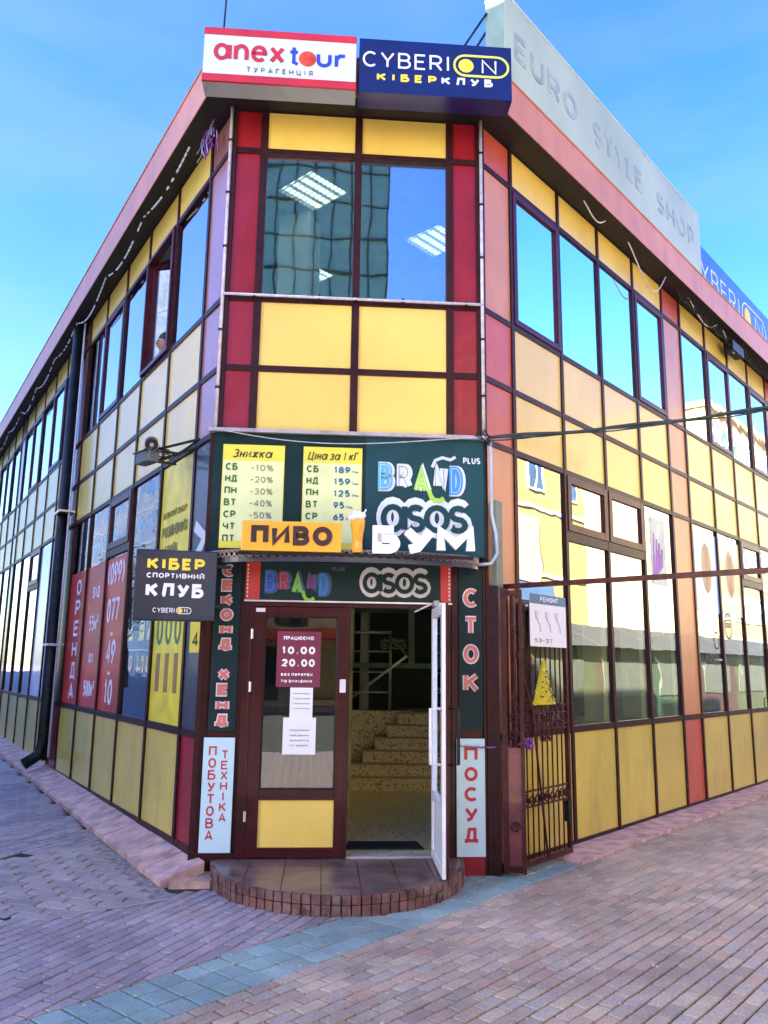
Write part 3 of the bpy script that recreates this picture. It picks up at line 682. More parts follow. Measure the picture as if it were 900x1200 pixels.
# ================================================================== kerb slabs along the walls
SLAB = mat('kerb_slab', (.60, .36, .28), .7, var=.2, vscale=6, bump=.4, dirt=.4, dirtcol=(.2, .18, .14), ds=5)
kl = thing('kerb', WLf(8, 0, .3), 'row of pinkish concrete slabs laid along the foot of the left wall', 'kerb'); del kl['category']; kl['kind'] = 'structure'
s = -.2
while s < 34:
    e = min(s + .5, 34)
    def q(a, o, top): return WLf(a, (.165 + .010 * max(a, 0)) if top else (.045 + .014 * max(a, 0)), o)
    j = rp.uniform(-.006, .006); p = [q(s + .008, -.02, 1), q(e - .008, -.02, 1), q(e - .008, .36 + j, 0), q(s + .008, .36 + j, 0)]
    MB().poly([v + Vector((0, 0, -.1)) for v in p], (0, 0, .1 + rp.uniform(-.004, .004))).build('slab', SLAB, kl, bevel=.006 if s < 8 else 0); s += .5
# slabs turning round the corner to the step
for a, b in ((-.0, .1),):
    MB().poly([WF(-.16, -.02, .36), WF(.19, -.02, .36), WF(.19, -.02, .0), WF(-.02, -.02, .0)][::1], (0, 0, .07)).build('slab', SLAB, kl, bevel=.006)
kr = thing('kerb', WR(6, 0, .3), 'row of flat slabs laid along the foot of the right wall', 'kerb'); del kr['category']; kr['kind'] = 'structure'
s = .95
while s < 28:
    e = s + .62; j = rp.uniform(-.006, .006)
    MB().poly([WR(s + .006, -.06, .0), WR(e - .006, -.06, .0), WR(e - .006, -.06, .44 + j), WR(s + .006, -.06, .44 + j)], (0, 0, .09 + rp.uniform(-.003, .003))).build('slab', SLAB, kr, bevel=.005 if s < 6 else 0); s += .62

# ================================================================== ground
def tintmat(name, ramp, rough=.75, bump=.5, grime=.42, wet=0.):
    m = bpy.data.materials.new(name); m.use_nodes = True; t = m.node_tree; N = t.nodes; Lk = t.links; p = N['Principled BSDF']
    at = N.new('ShaderNodeAttribute'); at.attribute_name = 'tint'; r = N.new('ShaderNodeValToRGB')
    e = r.color_ramp.elements; e[0].position, e[0].color = 0, (*ramp[0], 1); e[1].position, e[1].color = 1, (*ramp[-1], 1)
    for i, c_ in enumerate(ramp[1:-1]): k = e.new((i + 1) / (len(ramp) - 1)); k.color = (*c_, 1)
    Lk.new(at.outputs['Fac'], r.inputs[0])
    geo = N.new('ShaderNodeNewGeometry')
    n1 = N.new('ShaderNodeTexNoise'); n1.inputs['Scale'].default_value = .9; n1.inputs['Detail'].default_value = 10; n1.inputs['Roughness'].default_value = .65; Lk.new(geo.outputs['Position'], n1.inputs['Vector'])
    r1 = N.new('ShaderNodeValToRGB'); r1.color_ramp.elements[0].position = .40; r1.color_ramp.elements[1].position = .68; Lk.new(n1.outputs[0], r1.inputs[0])
    mx = N.new('ShaderNodeMixRGB'); mx.blend_type = 'MULTIPLY'; mx.inputs[0].default_value = grime; Lk.new(r.outputs[0], mx.inputs[1]); Lk.new(r1.outputs[0], mx.inputs[2])
    n2 = N.new('ShaderNodeTexNoise'); n2.inputs['Scale'].default_value = 55; n2.inputs['Detail'].default_value = 8; n2.inputs['Roughness'].default_value = .75; Lk.new(geo.outputs['Position'], n2.inputs['Vector'])
    r2 = N.new('ShaderNodeValToRGB'); r2.color_ramp.elements[0].position = .35; r2.color_ramp.elements[0].color = (.62, .62, .62, 1); r2.color_ramp.elements[1].position = .65; r2.color_ramp.elements[1].color = (1.4, 1.4, 1.4, 1); Lk.new(n2.outputs[0], r2.inputs[0])
    mx2 = N.new('ShaderNodeMixRGB'); mx2.blend_type = 'MULTIPLY'; mx2.inputs[0].default_value = .7; Lk.new(mx.outputs[0], mx2.inputs[1]); Lk.new(r2.outputs[0], mx2.inputs[2])
    n4 = N.new('ShaderNodeTexNoise'); n4.inputs['Scale'].default_value = 17; n4.inputs['Detail'].default_value = 3; Lk.new(geo.outputs['Position'], n4.inputs['Vector'])
    r4 = N.new('ShaderNodeValToRGB'); r4.color_ramp.elements[0].position = .72; r4.color_ramp.elements[0].color = (0, 0, 0, 1); r4.color_ramp.elements[1].position = .76; r4.color_ramp.elements[1].color = (.6, .6, .6, 1); Lk.new(n4.outputs[0], r4.inputs[0])
    mx3 = N.new('ShaderNodeMixRGB'); Lk.new(r4.outputs[0], mx3.inputs[0]); Lk.new(mx2.outputs[0], mx3.inputs[1]); mx3.inputs[2].default_value = (.45, .42, .38, 1)
    Lk.new(mx3.outputs[0], p.inputs['Base Color'])
    p.inputs['Roughness'].default_value = rough
    b = N.new('ShaderNodeBump'); b.inputs['Strength'].default_value = bump; b.inputs['Distance'].default_value = .006; Lk.new(n2.outputs[0], b.inputs['Height']); Lk.new(b.outputs[0], p.inputs['Normal'])
    return m
PAV = tintmat('paver_warm_light', [(.68, .47, .30), (.50, .39, .27), (.76, .57, .36), (.58, .48, .35), (.70, .44, .28)], .6)  # brick colour with the warm light of the right side mixed in
PAVL = tintmat('paver_blue_shade', [(.52, .41, .38), (.40, .34, .33), (.60, .48, .43), (.50, .44, .42), (.54, .40, .36)], .55)  # same bricks, cooler: the sky shade of the left side is in the colour
STRIP = tintmat('grey_green_block', [(.38, .52, .42), (.46, .60, .50), (.32, .45, .37), (.42, .50, .40)], .6)
WAVY = tintmat('wavy_paver', [(.48, .37, .32), (.56, .46, .38), (.40, .33, .28), (.60, .46, .36)], .6)
JOINT = mat('joint_soil', (.018, .015, .010), .95, var=.4, vscale=30, bump=.5, dirt=.5, dirtcol=(.05, .065, .025), ds=7)

class Pavers:
    def __init__(s, m, name, label): s.m, s.name, s.label, s.items = m, name, label, []
    def add(s, pts):
        """pts: counter-clockwise (x, y) outline already inset by the joint"""
        if len(pts) >= 3: s.items.append(pts)
def prism(pts, zoff, tilt, ch=.005, dep=.03):
    cx = sum(p[0] for p in pts) / len(pts); cy = sum(p[1] for p in pts) / len(pts); n = len(pts)
    V = []; F = []
    def z(x, y): return G(x, y) + zoff + tilt[0] * (x - cx) + tilt[1] * (y - cy)
    for k, (ins, dz) in enumerate(((ch, 0), (0, -ch), (0, -dep))):
        for (x, y) in pts:
            dx, dy = cx - x, cy - y; l = math.hypot(dx, dy) or 1
            V.append((x + dx / l * ins * 1.4, y + dy / l * ins * 1.4, z(x, y) + dz))
    F.append(tuple(range(n)))
    for k in range(2):
        for i in range(n):
            j = (i + 1) % n; F.append((k * n + j, k * n + i, (k + 1) * n + i, (k + 1) * n + j))
    return V, F
def set_tint(me, vals):
    a = me.attributes.new('tint', 'FLOAT', 'FACE'); a.data.foreach_set('value', vals)
def clip(poly, nx, ny, c):
    out = []
    for i in range(len(poly)):
        p, q = poly[i], poly[(i + 1) % len(poly)]; dp = p[0] * nx + p[1] * ny - c; dq = q[0] * nx + q[1] * ny - c
        if dp <= 0: out.append(p)
        if (dp < 0) != (dq < 0) and dp != dq:
            t = dp / (dp - dq); out.append((p[0] + (q[0] - p[0]) * t, p[1] + (q[1] - p[1]) * t))
    return out
def area(p): return abs(sum(p[i][0] * p[(i + 1) % len(p)][1] - p[(i + 1) % len(p)][0] * p[i][1] for i in range(len(p)))) / 2
GX0, GX1, GY0, GY1 = -8.5, 9.0, 3.2, 15.5
def inwedge(x, y): return GY0 < y < GY1 and -.60 * y - .9 < x < .60 * y + .9
def sR(x, y): v = Vector((x, y, 0)) - WR.o; return v.dot(WR.d), v.dot(WR.n)
def sL(x, y): v = Vector((x, y, 0)) - WLf.o; return v.dot(WLf.d), v.dot(WLf.n)
def sF(x, y): v = Vector((x, y, 0)) - WF.o; return v.dot(WF.d), v.dot(WF.n)
def in_step(x, y, r=1.12): a, o = sF(x, y); return math.hypot(a - 1.27, o) < r and o > 0
def inside_b(x, y): return sF(x, y)[1] < .0 and sL(x, y)[1] < .1 and sR(x, y)[1] < .1
J = .0075
pr = Pavers(PAV, 'paving_brick', 0); plft = Pavers(PAVL, 'paving_brick', 0); ps = Pavers(STRIP, 'paving_block', 0); pwv = Pavers(WAVY, 'wavy_paving_block', 0)
rg = random.Random(11)
def local(fr, a, o): p = fr(a, 0, o); return (p.x, p.y)
def rect(fr, a0, a1, o0, o1): 
    q = [local(fr, a0, o0), local(fr, a1, o0), local(fr, a1, o1), local(fr, a0, o1)]
    s_ = sum(q[i][0] * q[(i + 1) % 4][1] - q[(i + 1) % 4][0] * q[i][1] for i in range(4))
    return q if s_ > 0 else q[::-1]
# right region: running bond along the passage wall; S0: inner strip, S1: second strip
S0a, S0b, S1a, S1b = -.095, .44, 2.98, 3.50
row = 0; o = S0b
while o < 12:
    if S1a - .05 < o < S1b - .05: o = S1b; continue
    e = o + .1
    sh = .1 * (row % 2) + rg.uniform(-.006, .006)
    a = -14 + sh
    while a < 20:
        c_ = local(WR, a + .1, o + .05)
        if inwedge(*c_) and not in_step(*c_): pr.add(rect(WR, a + J, a + .2 - J, o + J, e - J))
        a += .2
    o = e; row += 1
# strips of square blocks
for lo, hi, smax in ((S0a, S0b, .93), (S1a, S1b, 20)):
    wdt = (hi - lo) / 3
    for r_ in range(3):
        a = -14
        while a < smax:
            c_ = local(WR, a + .09, lo + (r_ + .5) * wdt)
            if inwedge(*c_) and not in_step(*c_, 1.0) and not inside_b(*c_) : ps.add(rect(WR, a + J, a + .178 - J, lo + r_ * wdt + J, lo + (r_ + 1) * wdt - J))
            a += .178
# left region
BL_ = frame(A, math.radians(22)); row = 0; o = -12.0
wave = [(-3.75, 8.05), (-2.75, 8.9), (-1.66, 7.20), (-1.80, 6.90), (-2.50, 6.40), (-3.3, 6.35), (-3.9, 7.0)]
def inpoly(x, y, P):
    c_ = False
    for i in range(len(P)):
        x1, y1 = P[i]; x2, y2 = P[(i + 1) % len(P)]
        if (y1 > y) != (y2 > y) and x < (x2 - x1) * (y - y1) / (y2 - y1) + x1: c_ = not c_
    return c_
nR = (WR.n.x, WR.n.y); cR = nR[0] * WR.o.x + nR[1] * WR.o.y
nL = (WLf.n.x, WLf.n.y); cL = nL[0] * WLf.o.x + nL[1] * WLf.o.y
while o < 8:
    a = -12 + .1 * (row % 2) + rg.uniform(-.006, .006)
    while a < 16:
        p = rect(BL_, a + J, a + .2 - J, o + J, o + .1 - J); c_ = local(BL_, a + .1, o + .05)
        if inwedge(*c_) and not in_step(*c_, 1.05):
            if not inpoly(*c_, wave) :
                s_, oo = sL(*c_)
                q = clip(p, nR[0], nR[1], cR + S0a - J)
                if q and s_ > -.75: q = clip(q, -nL[0], -nL[1], -(cL + .375)) if not (s_ < -.3 and sF(*c_)[1] > .45) else q
                if q and s_ > -.3 and oo < .37: q = []
                if q and len(q) > 2 and area(q) > .0015: plft.add(q)
        a += .2
    o += .1; row += 1
# wavy blocks
c0 = Vector((-2.8, 7.4, 0)); WV = frame(c0, azL); u_ = .205
def wedge_pt(i, j): return (i * u_, j * u_)
def wavy_cell(i, j):
    pts = []
    cs = [(i, j), (i + 1, j), (i + 1, j + 1), (i, j + 1)]
    for k in range(4):
        p, q = cs[k], cs[(k + 1) % 4]
        for t in range(8):
            f = t / 8; x, y = p[0] + (q[0] - p[0]) * f, p[1] + (q[1] - p[1]) * f
            if p[1] == q[1]: off = .17 * math.sin(2 * PI * (x)); y += off * (1 if p[1] % 2 == 0 else 1)
            else: off = .17 * math.sin(2 * PI * (y)); x += off
            pts.append((x, y))
    cx, cy = i + .5, j + .5
    return [((cx + (x - cx) * .935) * u_, (cy + (y - cy) * .935) * u_) for x, y in pts]
for i in range(-12, 13):
    for j in range(-14, 14):
        pts = [local(WV, a, b) for a, b in wavy_cell(i, j)]
        cx = sum(p[0] for p in pts) / len(pts); cy = sum(p[1] for p in pts) / len(pts)
        if inpoly(cx, cy, wave) and sL(cx, cy)[1] > .43:
            s_ = sum(pts[k][0] * pts[(k + 1) % len(pts)][1] - pts[(k + 1) % len(pts)][0] * pts[k][1] for k in range(len(pts)))
            pwv.add(pts if s_ > 0 else pts[::-1])
# ground sheets
gnd_mb = MB(); nx = 60
xs = [GX0 - 40 + i * 100 / nx for i in range(nx + 1)]
def sheet(name, x0, x1, y0, y1, z, m, nx=30, ny=30, label=None):
    V = [(x0 + (x1 - x0) * i / nx, y0 + (y1 - y0) * j / ny) for j in range(ny + 1) for i in range(nx + 1)]
    me = bpy.data.meshes.new(name); me.from_pydata([(x, y, G(x, y) + z) for x, y in V], [], [(j * (nx + 1) + i, j * (nx + 1) + i + 1, (j + 1) * (nx + 1) + i + 1, (j + 1) * (nx + 1) + i) for j in range(ny) for i in range(nx)])
    me.materials.append(m); ob = bpy.data.objects.new(name, me); COL.objects.link(ob); ob['kind'] = 'structure'; WL[ob.name] = Vector((0, 0, 0))
    if label: ob['label'] = label
    return ob
gsheet = sheet('paved_square', GX0, GX1, GY0, GY1, -.014, JOINT, 60, 40, 'paved ground in front of the corner building, laid with small bricks')
FARP = bpy.data.materials.new('far_paving'); FARP.use_nodes = True
def farpav(m):
    t = m.node_tree; N = t.nodes; p = N['Principled BSDF']; geo = N.new('ShaderNodeNewGeometry')
    mp = N.new('ShaderNodeMapping'); mp.inputs['Rotation'].default_value = (0, 0, math.radians(-48)); t.links.new(geo.outputs['Position'], mp.inputs[0])
    b = N.new('ShaderNodeTexBrick'); b.inputs['Scale'].default_value = 1; b.inputs['Brick Width'].default_value = .2; b.inputs['Row Height'].default_value = .1; b.inputs['Mortar Size'].default_value = .006
    b.inputs['Color1'].default_value = (.38, .28, .28, 1); b.inputs['Color2'].default_value = (.29, .23, .24, 1); b.inputs['Mortar'].default_value = (.05, .045, .035, 1)
    t.links.new(mp.outputs[0], b.inputs['Vector']); t.links.new(b.outputs[0], p.inputs['Base Color']); p.inputs['Roughness'].default_value = .7
farpav(FARP)
for a in ((-200, GX0, -150, 250), (GX1, 200, -150, 250), (GX0, GX1, -150, GY0), (GX0, GX1, GY1, 250)): 
    sheet('pavement', *a, -.006, FARP, 24, 24, 'brick pavement stretching away around the building')
sheet('road', -120, 120, -18.5, -3.0, -.002, mat('asphalt', (.05, .05, .05), .85, bump=.3), 2, 2, 'dark asphalt road behind the viewer')
camp = Vector((0, 0, 1.84))
allp = []
for P in (pr, plft, ps, pwv):
    for q in P.items:
        cx = sum(p[0] for p in q) / len(q); cy = sum(p[1] for p in q) / len(q)
        v = Vector((cx, cy, 0)) - camp; zc = v.dot(Fw); px = 450 + 951 * v.dot(Rr) / zc; py = 600 + 951 * v.dot(Dr) / zc
        vis = -10 < px < 910 and py < 1205
        allp.append([-(area(q) / zc ** 3) if vis else 0, P, q])
allp.sort(key=lambda a: a[0])
cnt = {}
bulk = {}
for rank, (k, P, q) in enumerate(allp):
    V, F = prism(q, rg.uniform(-.0025, .0025), (rg.uniform(-.012, .012), rg.uniform(-.012, .012))); tv = rg.random()
    if cnt.get(P.name, 0) < 290 and k < 0:
        cnt[P.name] = cnt.get(P.name, 0) + 1
        me = bpy.data.meshes.new(P.name); me.from_pydata(V, [], F); me.materials.append(P.m); set_tint(me, [tv] * len(F))
        ob = bpy.data.objects.new(P.name, me); COL.objects.link(ob); ob.parent = gsheet
    else:
        b = bulk.setdefault(id(P), (P, [], [], [])); n0 = len(b[1]); b[1].extend(V); b[2].extend([tuple(i + n0 for i in f) for f in F]); b[3].extend([tv] * len(F))
for P, V, F, T in bulk.values():
    me = bpy.data.meshes.new('paving_field'); me.from_pydata(V, [], F); me.materials.append(P.m); set_tint(me, T)
    ob = bpy.data.objects.new('paving_field', me); COL.objects.link(ob); ob.parent = gsheet; ob['kind'] = 'stuff'
fill = MB()
for k in range(14):
    s = -.55 + k * .2
    P4 = [WLf(s, 0, .345), WLf(s + .2, 0, .345), WLf(s + .2, 0, .62), WLf(s, 0, .62)]
    for v in P4: v.z = G(v.x, v.y) - .012
    fill.poly(P4, (0, 0, .0065))
fill.build('mortar_bed', mat('sandy_fill', (.30, .25, .20), .95, var=.3, vscale=14, bump=.6, dirt=.4, dirtcol=(.12, .11, .07), ds=11), gsheet)
# thin pale mortar smear and weeds along the kerb
crack = MB()
for i in range(9):
    x = -2.35 + i * .075; y = 6.42 + i * .052; z = G(x, y) + .0035; d_ = Vector((.082, .057, 0)); n_ = Vector((-.02, .03, 0)) * rg.uniform(.4, 1)
    crack.poly([Vector((x, y, z)), Vector((x, y, z)) + d_, Vector((x, y, z)) + d_ + n_, Vector((x, y, z)) + n_], (0, 0, .002 + .0003 * (i % 3)))
cr = crack.build('mortar_line', mat('sandy_mortar', (.52, .40, .30), .9), gsheet)
gr = MB()
for i in range(260):
    s = rg.uniform(-.2, 7) ** 1.0; p = WLf(s, 0, .385 + rg.uniform(-.012, .02)); z = G(p.x, p.y) - .01; h = rg.uniform(.008, .028); a = rg.uniform(0, PI); d_ = Vector((math.cos(a), math.sin(a), 0)) * .004
    l = Vector((rg.uniform(-.012, .012), rg.uniform(-.012, .012), h)); p.z = z; b = len(gr.v); gr.v += [p - d_, p + d_, p + l]; gr.f.append((b, b + 1, b + 2))
for i in range(260):
    s = rg.uniform(-.4, 6) if i % 3 else rg.uniform(-.5, .9); p = WR(s, 0, (.455 if s > .93 else rg.uniform(.0, .3)) + rg.uniform(-.012, .012)); h = rg.uniform(.008, .028); a = rg.uniform(0, PI); d_ = Vector((math.cos(a), math.sin(a), 0)) * .004
    p.z = -.005; l = Vector((rg.uniform(-.012, .012), rg.uniform(-.012, .012), h)); b = len(gr.v); gr.v += [p - d_, p + d_, p + l]; gr.f.append((b, b + 1, b + 2))
tag(gr.build('grass', mat('weed', (.06, .10, .02), .8)), 'tiny weeds growing in the joints along both kerbs', 'grass', kind='stuff')
lt = MB()
for i in range(330):
    y = rg.uniform(4, 11); x = rg.uniform(-.55, .6) * y
    if inside_b(x, y) or in_step(x, y, 1.25): continue
    a = rg.uniform(0, PI); s_ = rg.uniform(.004, .013); c_ = Vector((x, y, G(x, y) + .003)); u = Vector((math.cos(a), math.sin(a), 0)) * s_; v = Vector((-math.sin(a), math.cos(a), 0)) * s_ * rg.uniform(.4, .9)
    lt.poly([c_ - u, c_ - v, c_ + u, c_ + v], (0, 0, .004))
tag(lt.build('litter', mat('pale_crumbs', (.6, .58, .5), .8)), 'pale crumbs, butts and grit scattered over the paving', 'litter', kind='stuff')

# ================================================================== signs and shop things
WTXT = mat('white_lettering', (.82, .84, .86), .5, var=.02)
YTXT = mat('yellow_lettering', (.85, .70, .05), .5, var=.02)
RTXT = mat('red_lettering', (.50, .02, .03), .5, var=.03)
BTXT = mat('blue_lettering', (.02, .05, .45), .5, var=.03)
NAVY = mat('navy_sign', (.003, .007, .085), .35, var=.1, coat=.2)
DGRN = mat('dark_green_banner', (.006, .026, .026), .6, var=.15, vscale=3, dirt=.15, dirtcol=(.06, .12, .12), ds=2, spec=0.15)
def lettering(parent, m, fn, name='lettering', label=None):
    mb = MB(); fn(mb)
    if len(mb.marks) > 1 and not mb.small and mb.marks[0][0] == 0:
        mk = mb.marks + [(len(mb.v), len(mb.f))]
        for (v0, f0), (v1, f1) in zip(mk, mk[1:]):
            if v1 > v0:
                q = MB(); q.v = mb.v[v0:v1]; q.f = [tuple(i - v0 for i in f) for f in mb.f[f0:f1]]; o = q.build('letter' if name == 'lettering' else name, m, parent)
        return o
    o = mb.build(name, m, parent)
    if len(mb.marks) > 1: o['kind'] = 'stuff'
    return o

# roof-edge light boxes
t = thing('sign_box', WF(.5, 7.4, .5), 'white light box with red stripes on the roof edge, left of the blue one', 'sign', 'light boxes on the roof edge')
SW = mat('sign_white', (.62, .68, .72), .4, var=.03)
MB().box(WF, -.25, 1.262, 7.47, 8.06, .36, .595).build('box', mat('sign_box_side', (.34, .38, .38), .5, dirt=.3, dirtcol=(.15,.14,.12), ds=4), t)
MB().box(WF, -.245, 1.257, 7.475, 8.055, .595, .60).build('face', SW, t)
MB().box(WF, -.25, 1.262, 7.985, 8.063, .58, .606).build('stripe', mat('sign_red', (.52, .02, .025), .4), t)
MB().box(WF, -.25, 1.262, 7.465, 7.545, .58, .606).build('stripe', mat('sign_red', (.52, .02, .025), .4), t)
lettering(t, RTXT, lambda m: text(m, 'anex', WF, -.15, 7.70, .25, .042, .70, .601, wsc=1.15))
lettering(t, BTXT, lambda m: (text(m, 't', WF, .585, 7.69, .22, .034, .11, .601), text(m, 'u', WF, .865, 7.69, .21, .036, .15, .601), text(m, 'r', WF, 1.045, 7.69, .21, .036, .12, .601)))
MB().ball(WF(.775, 7.775, .602), .088, 20, 8, 1, .06, 1, PI / 2 - azF).build('sun_disc', mat('orange_disc', (.62, .05, .01), .4, var=.3, vscale=14), t)
lettering(t, mat('grey_lettering', (.12, .13, .15), .5), lambda m: text(m, 'ТУРАГЕНЦІЯ', WF, .18, 7.585, .055, .008, .65, .601, gap=.7))
t = thing('sign_box', WF(2, 7.4, .5), 'dark blue light box with yellow pill ring, right of the white one', 'sign', 'light boxes on the roof edge')
MB().box(WF, 1.292, 2.835, 7.45, 8.055, .355, .598).build('box', NAVY, t)
lettering(t, WTXT, lambda m: text(m, 'CYBERI', WF, 1.325, 7.735, .175, .02, .88, .5985))
lettering(t, WTXT, lambda m: text(m, 'N', WF, 2.53, 7.735, .16, .018, .15, .5985))
YG = mat('yellow_green_ring', (.70, .80, .10), .5)
def pill(m, F, xa, xb, zc, r, t_, o): ribbon(m, arc(xb - r, zc, r, r, 90, -90, 12) + arc(xa + r, zc, r, r, 270, 90, 12) + [(xb - r, zc + r)], t_, F, o, o + .006)
lettering(t, YG, lambda m: pill(m, WF, 2.25, 2.80, 7.815, .115, .022, .5985), 'ring')
MB().ball(WF(2.37, 7.815, .60), .078, 20, 8, 1, .05, 1, PI / 2 - azF).build('disc', YTXT, t)
lettering(t, YTXT, lambda m: text(m, 'КІБЕР', WF, 1.47, 7.585, .085, .022, .60, .5985, gap=.5))
lettering(t, WTXT, lambda m: text(m, 'КЛУБ', WF, 2.12, 7.585, .085, .022, .52, .5985, gap=.5))

# big boards above the right roof edge
t = thing('roof_sign', WR(3, 8.04, .2), 'long pale green board with faded grey letters above the right roof edge', 'sign')
MB().box(WR, -.02, 5.82, 8.05, 9.06, .10, .33).build('board', mat('euro_side', (.16, .27, .25), .5), t)
EUF = mat('euro_face', (.46, .54, .33), .4, var=.08, vscale=.8, dirt=.3, dirtcol=(.46, .48, .28), ds=.9)
MB().box(WR, -.015, 5.815, 8.055, 9.055, .331, .336).build('face', EUF, t)
MB().box(WR, -.02, 5.82, 9.055, 9.075, .09, .345).build('trim', SW, t)
FAD = mat('faded_lettering', (.33, .41, .33), .5, var=.15, vscale=5)
lettering(t, FAD, lambda m: text(m, 'EURO', WR, .18, 8.36, .34, .07, 1.45, .3365))
lettering(t, FAD, lambda m: text(m, 'STYLE', WR, 2.05, 8.36, .34, .07, 1.5, .3365))
lettering(t, FAD, lambda m: text(m, 'SHOP', WR, 4.05, 8.36, .34, .07, 1.5, .3365))
for s in (.0, 1.4, 2.9, 4.4, 5.7): MB().tube([WR(s, 8.05, -.6), WR(s, 8.7, .09)], .015, 6).build('brace', BLACK, t)
MB().tube([WR(-.3, 7.99, -.45), WR(-.03, 8.9, .12)], .013, 6).build('brace', BLACK, t)
t = thing('roof_sign', WR(9, 8.04, .0), 'blue board with white letters above the right roof edge, farther back than the pale board', 'sign')
MB().box(WR, 5.9, 11.3, 8.01, 9.1, -.08, .015).build('board', mat('blue_board', (.02, .10, .30), .4, coat=.3), t)
lettering(t, WTXT, lambda m: text(m, 'CYBERI', WR, 6.2, 8.42, .42, .035, 2.6, .016))
lettering(t, WTXT, lambda m: (text(m, 'N', WR, 9.75, 8.42, .40, .035, .5, .016), pill(m, WR, 8.95, 10.45, 8.62, .27, .03, .016)))
MB().ball(WR(9.27, 8.62, .02), .2, 20, 8, .05, 1, 1, -azR).build('disc', YTXT, t)

# shop board above the entrance
t = thing('shop_board', WF(1.3, 2.9, .05), 'wide dark green banner with yellow discount and price tables above the entrance', 'sign')
MB().box(WF, -.015, W_ + .0, 2.88, 4.05, .035, .075).build('banner', DGRN, t)
MB().box(WF, -.07, W_ + .04, 4.05, 4.085, .0, .12).build('ledge', mat('ledge', (.40, .38, .40), .5, dirt=.6, dirtcol=(.1, .09, .08), ds=9), t)
PY = mat('table_yellow', (.80, .72, .06), .5, var=.03); PYL = mat('table_pale', (.72, .80, .38), .5, var=.04)
for n_, (a, b, z0) in enumerate(((.075, .665, 2.92), (.845, 1.415, 2.92))):
    MB().box(WF, a, b, z0, 3.93, .0755, .078).build('table_sheet', PY, t)
    MB().box(WF, a + .008, b - .008, z0 + .07, 3.77, .0782, .0795).build('table_field', PYL, t)
ITX = mat('dark_script', (.02, .04, .02), .5); GTX = mat('green_text', (.03, .14, .02), .5); GRY = mat('grey_text', (.22, .24, .16), .5); BLT = mat('blue_text', (.01, .13, .28), .5)
lettering(t, ITX, lambda m: (text(m, 'Знижка', WF, .165, 3.80, .085, .012, .37, .079, shear=.25), text(m, 'Ціна за 1 кг', WF, .885, 3.80, .085, .011, .48, .079, shear=.25)))
days = ['СБ', 'НД', 'ПН', 'ВТ', 'СР', 'ЧТ', 'ПТ']; pc = ['-10%', '-20%', '-30%', '-40%', '-50%']; prc = ['189', '159', '125', '95', '65']
def f(m):
    for i, d_ in enumerate(days):
        text(m, d_, WF, .105, 3.675 - i * .116, .068, .014, .115, .0796)
        if i < 6: text(m, d_, WF, .88, 3.675 - i * .116, .068, .014, .115, .0796)
lettering(t, GTX, f)
lettering(t, GRY, lambda m: [text(m, s_, WF, .345, 3.672 - i * .116, .062, .009, .215, .0796) for i, s_ in enumerate(pc)])
lettering(t, BLT, lambda m: [text(m, s_, WF, 1.145, 3.672 - i * .116, .066, .015, .052 * len(s_), .0796) for i, s_ in enumerate(prc)])
lettering(t, BLT, lambda m: [text(m, 'грн', WF, 1.16 + .055 * len(s_), 3.674 - i * .116, .026, .005, .055, .0796) for i, s_ in enumerate(prc)])
# BRAND PLUS
def brand(t, F, x0, z0, h, o, cols, white, wtot, inl):
    n = ['B', 'R', 'A', 'N', 'D']; x = x0; ww = wtot / 5.0
    for i, c_ in enumerate(n):
        k = (1.05, .95, 1.1, .9, 1.0)[i]; hh = h * (1, .9, 1.02, .86, 1.05)[i]; zz = z0 + (0, .05, -.08, .1, -.12)[i] * h
        lettering(t, white, lambda m: (text(m, c_, F, x + .004, zz - .012, hh + .022, h * .30, ww * .80 * k + .02, o, .002)), 'letter_outline')
        lettering(t, cols[i], lambda m: (text(m, c_, F, x, zz, hh, h * .22, ww * .78 * k, o + .006, .003)), 'letter')
        lettering(t, inl[i], lambda m: (text(m, c_, F, x + h * .07, zz + h * .07, hh - h * .14, h * .018, ww * .78 * k - h * .14, o + .013, .001)), 'letter_inline')
        x += ww * k
    lettering(t, cols[2], lambda m: ribbon(m, [(x0 + ww * 2.84, z0 + h * .05), (x0 + ww * 2.98, z0 - h * .2), (x0 + ww * 3.15, z0 - h * .33), (x0 + ww * 3.45, z0 - h * .36), (x0 + ww * 3.7, z0 - h * .25)], h * .16, F, o + .004, o + .012), 'swash')
c1 = mat('brand_blue', (.10, .45, .72), .5); c2 = mat('brand_white', (.66, .74, .76), .5); c3 = mat('brand_green', (.35, .66, .06), .5); c4 = mat('brand_sky', (.04, .30, .72), .5); dk = mat('brand_inline', (.05, .13, .16), .5)
TEALB = mat('teal_banner', (.010, .055, .065), .55, var=.1, vscale=2, spec=0.2)
MB().box(WF, 1.45, W_ - .02, 2.885, 4.045, .0755, .077).build('banner_part', TEALB, t)
brand(t, WF, 1.57, 3.52, .27, .079, [c1, c2, c3, c2, c4], c2, .87, [c2, dk, c2, dk, c2])
lettering(t, c2, lambda m: text(m, 'PLUS', WF, 2.405, 3.805, .062, .012, .17, .079))
lettering(t, c2, lambda m: ribbon(m, [(2.10, 3.76), (2.13, 3.83), (2.2, 3.86), (2.28, 3.84), (2.33, 3.87)], .03, WF, .079, .082), 'swash')
def asos(t, F, x0, z0, h, o, wid, inner, outer):
    lettering(t, outer, lambda m: text(m, 'asos', F, x0, z0 - h * .16, h * 1.36 / .74, h * .52, wid, o, .002, gap=-.10), 'letter_outline')
    lettering(t, inner, lambda m: text(m, 'asos', F, x0 + h * .15, z0 + h * .02, h * 1.0 / .74, h * .21, wid - h * .3, o + .006, .003, gap=-.02), 'letter')
asos(t, WF, 1.56, 3.10, .27, .079, .93, TEALB, c2)

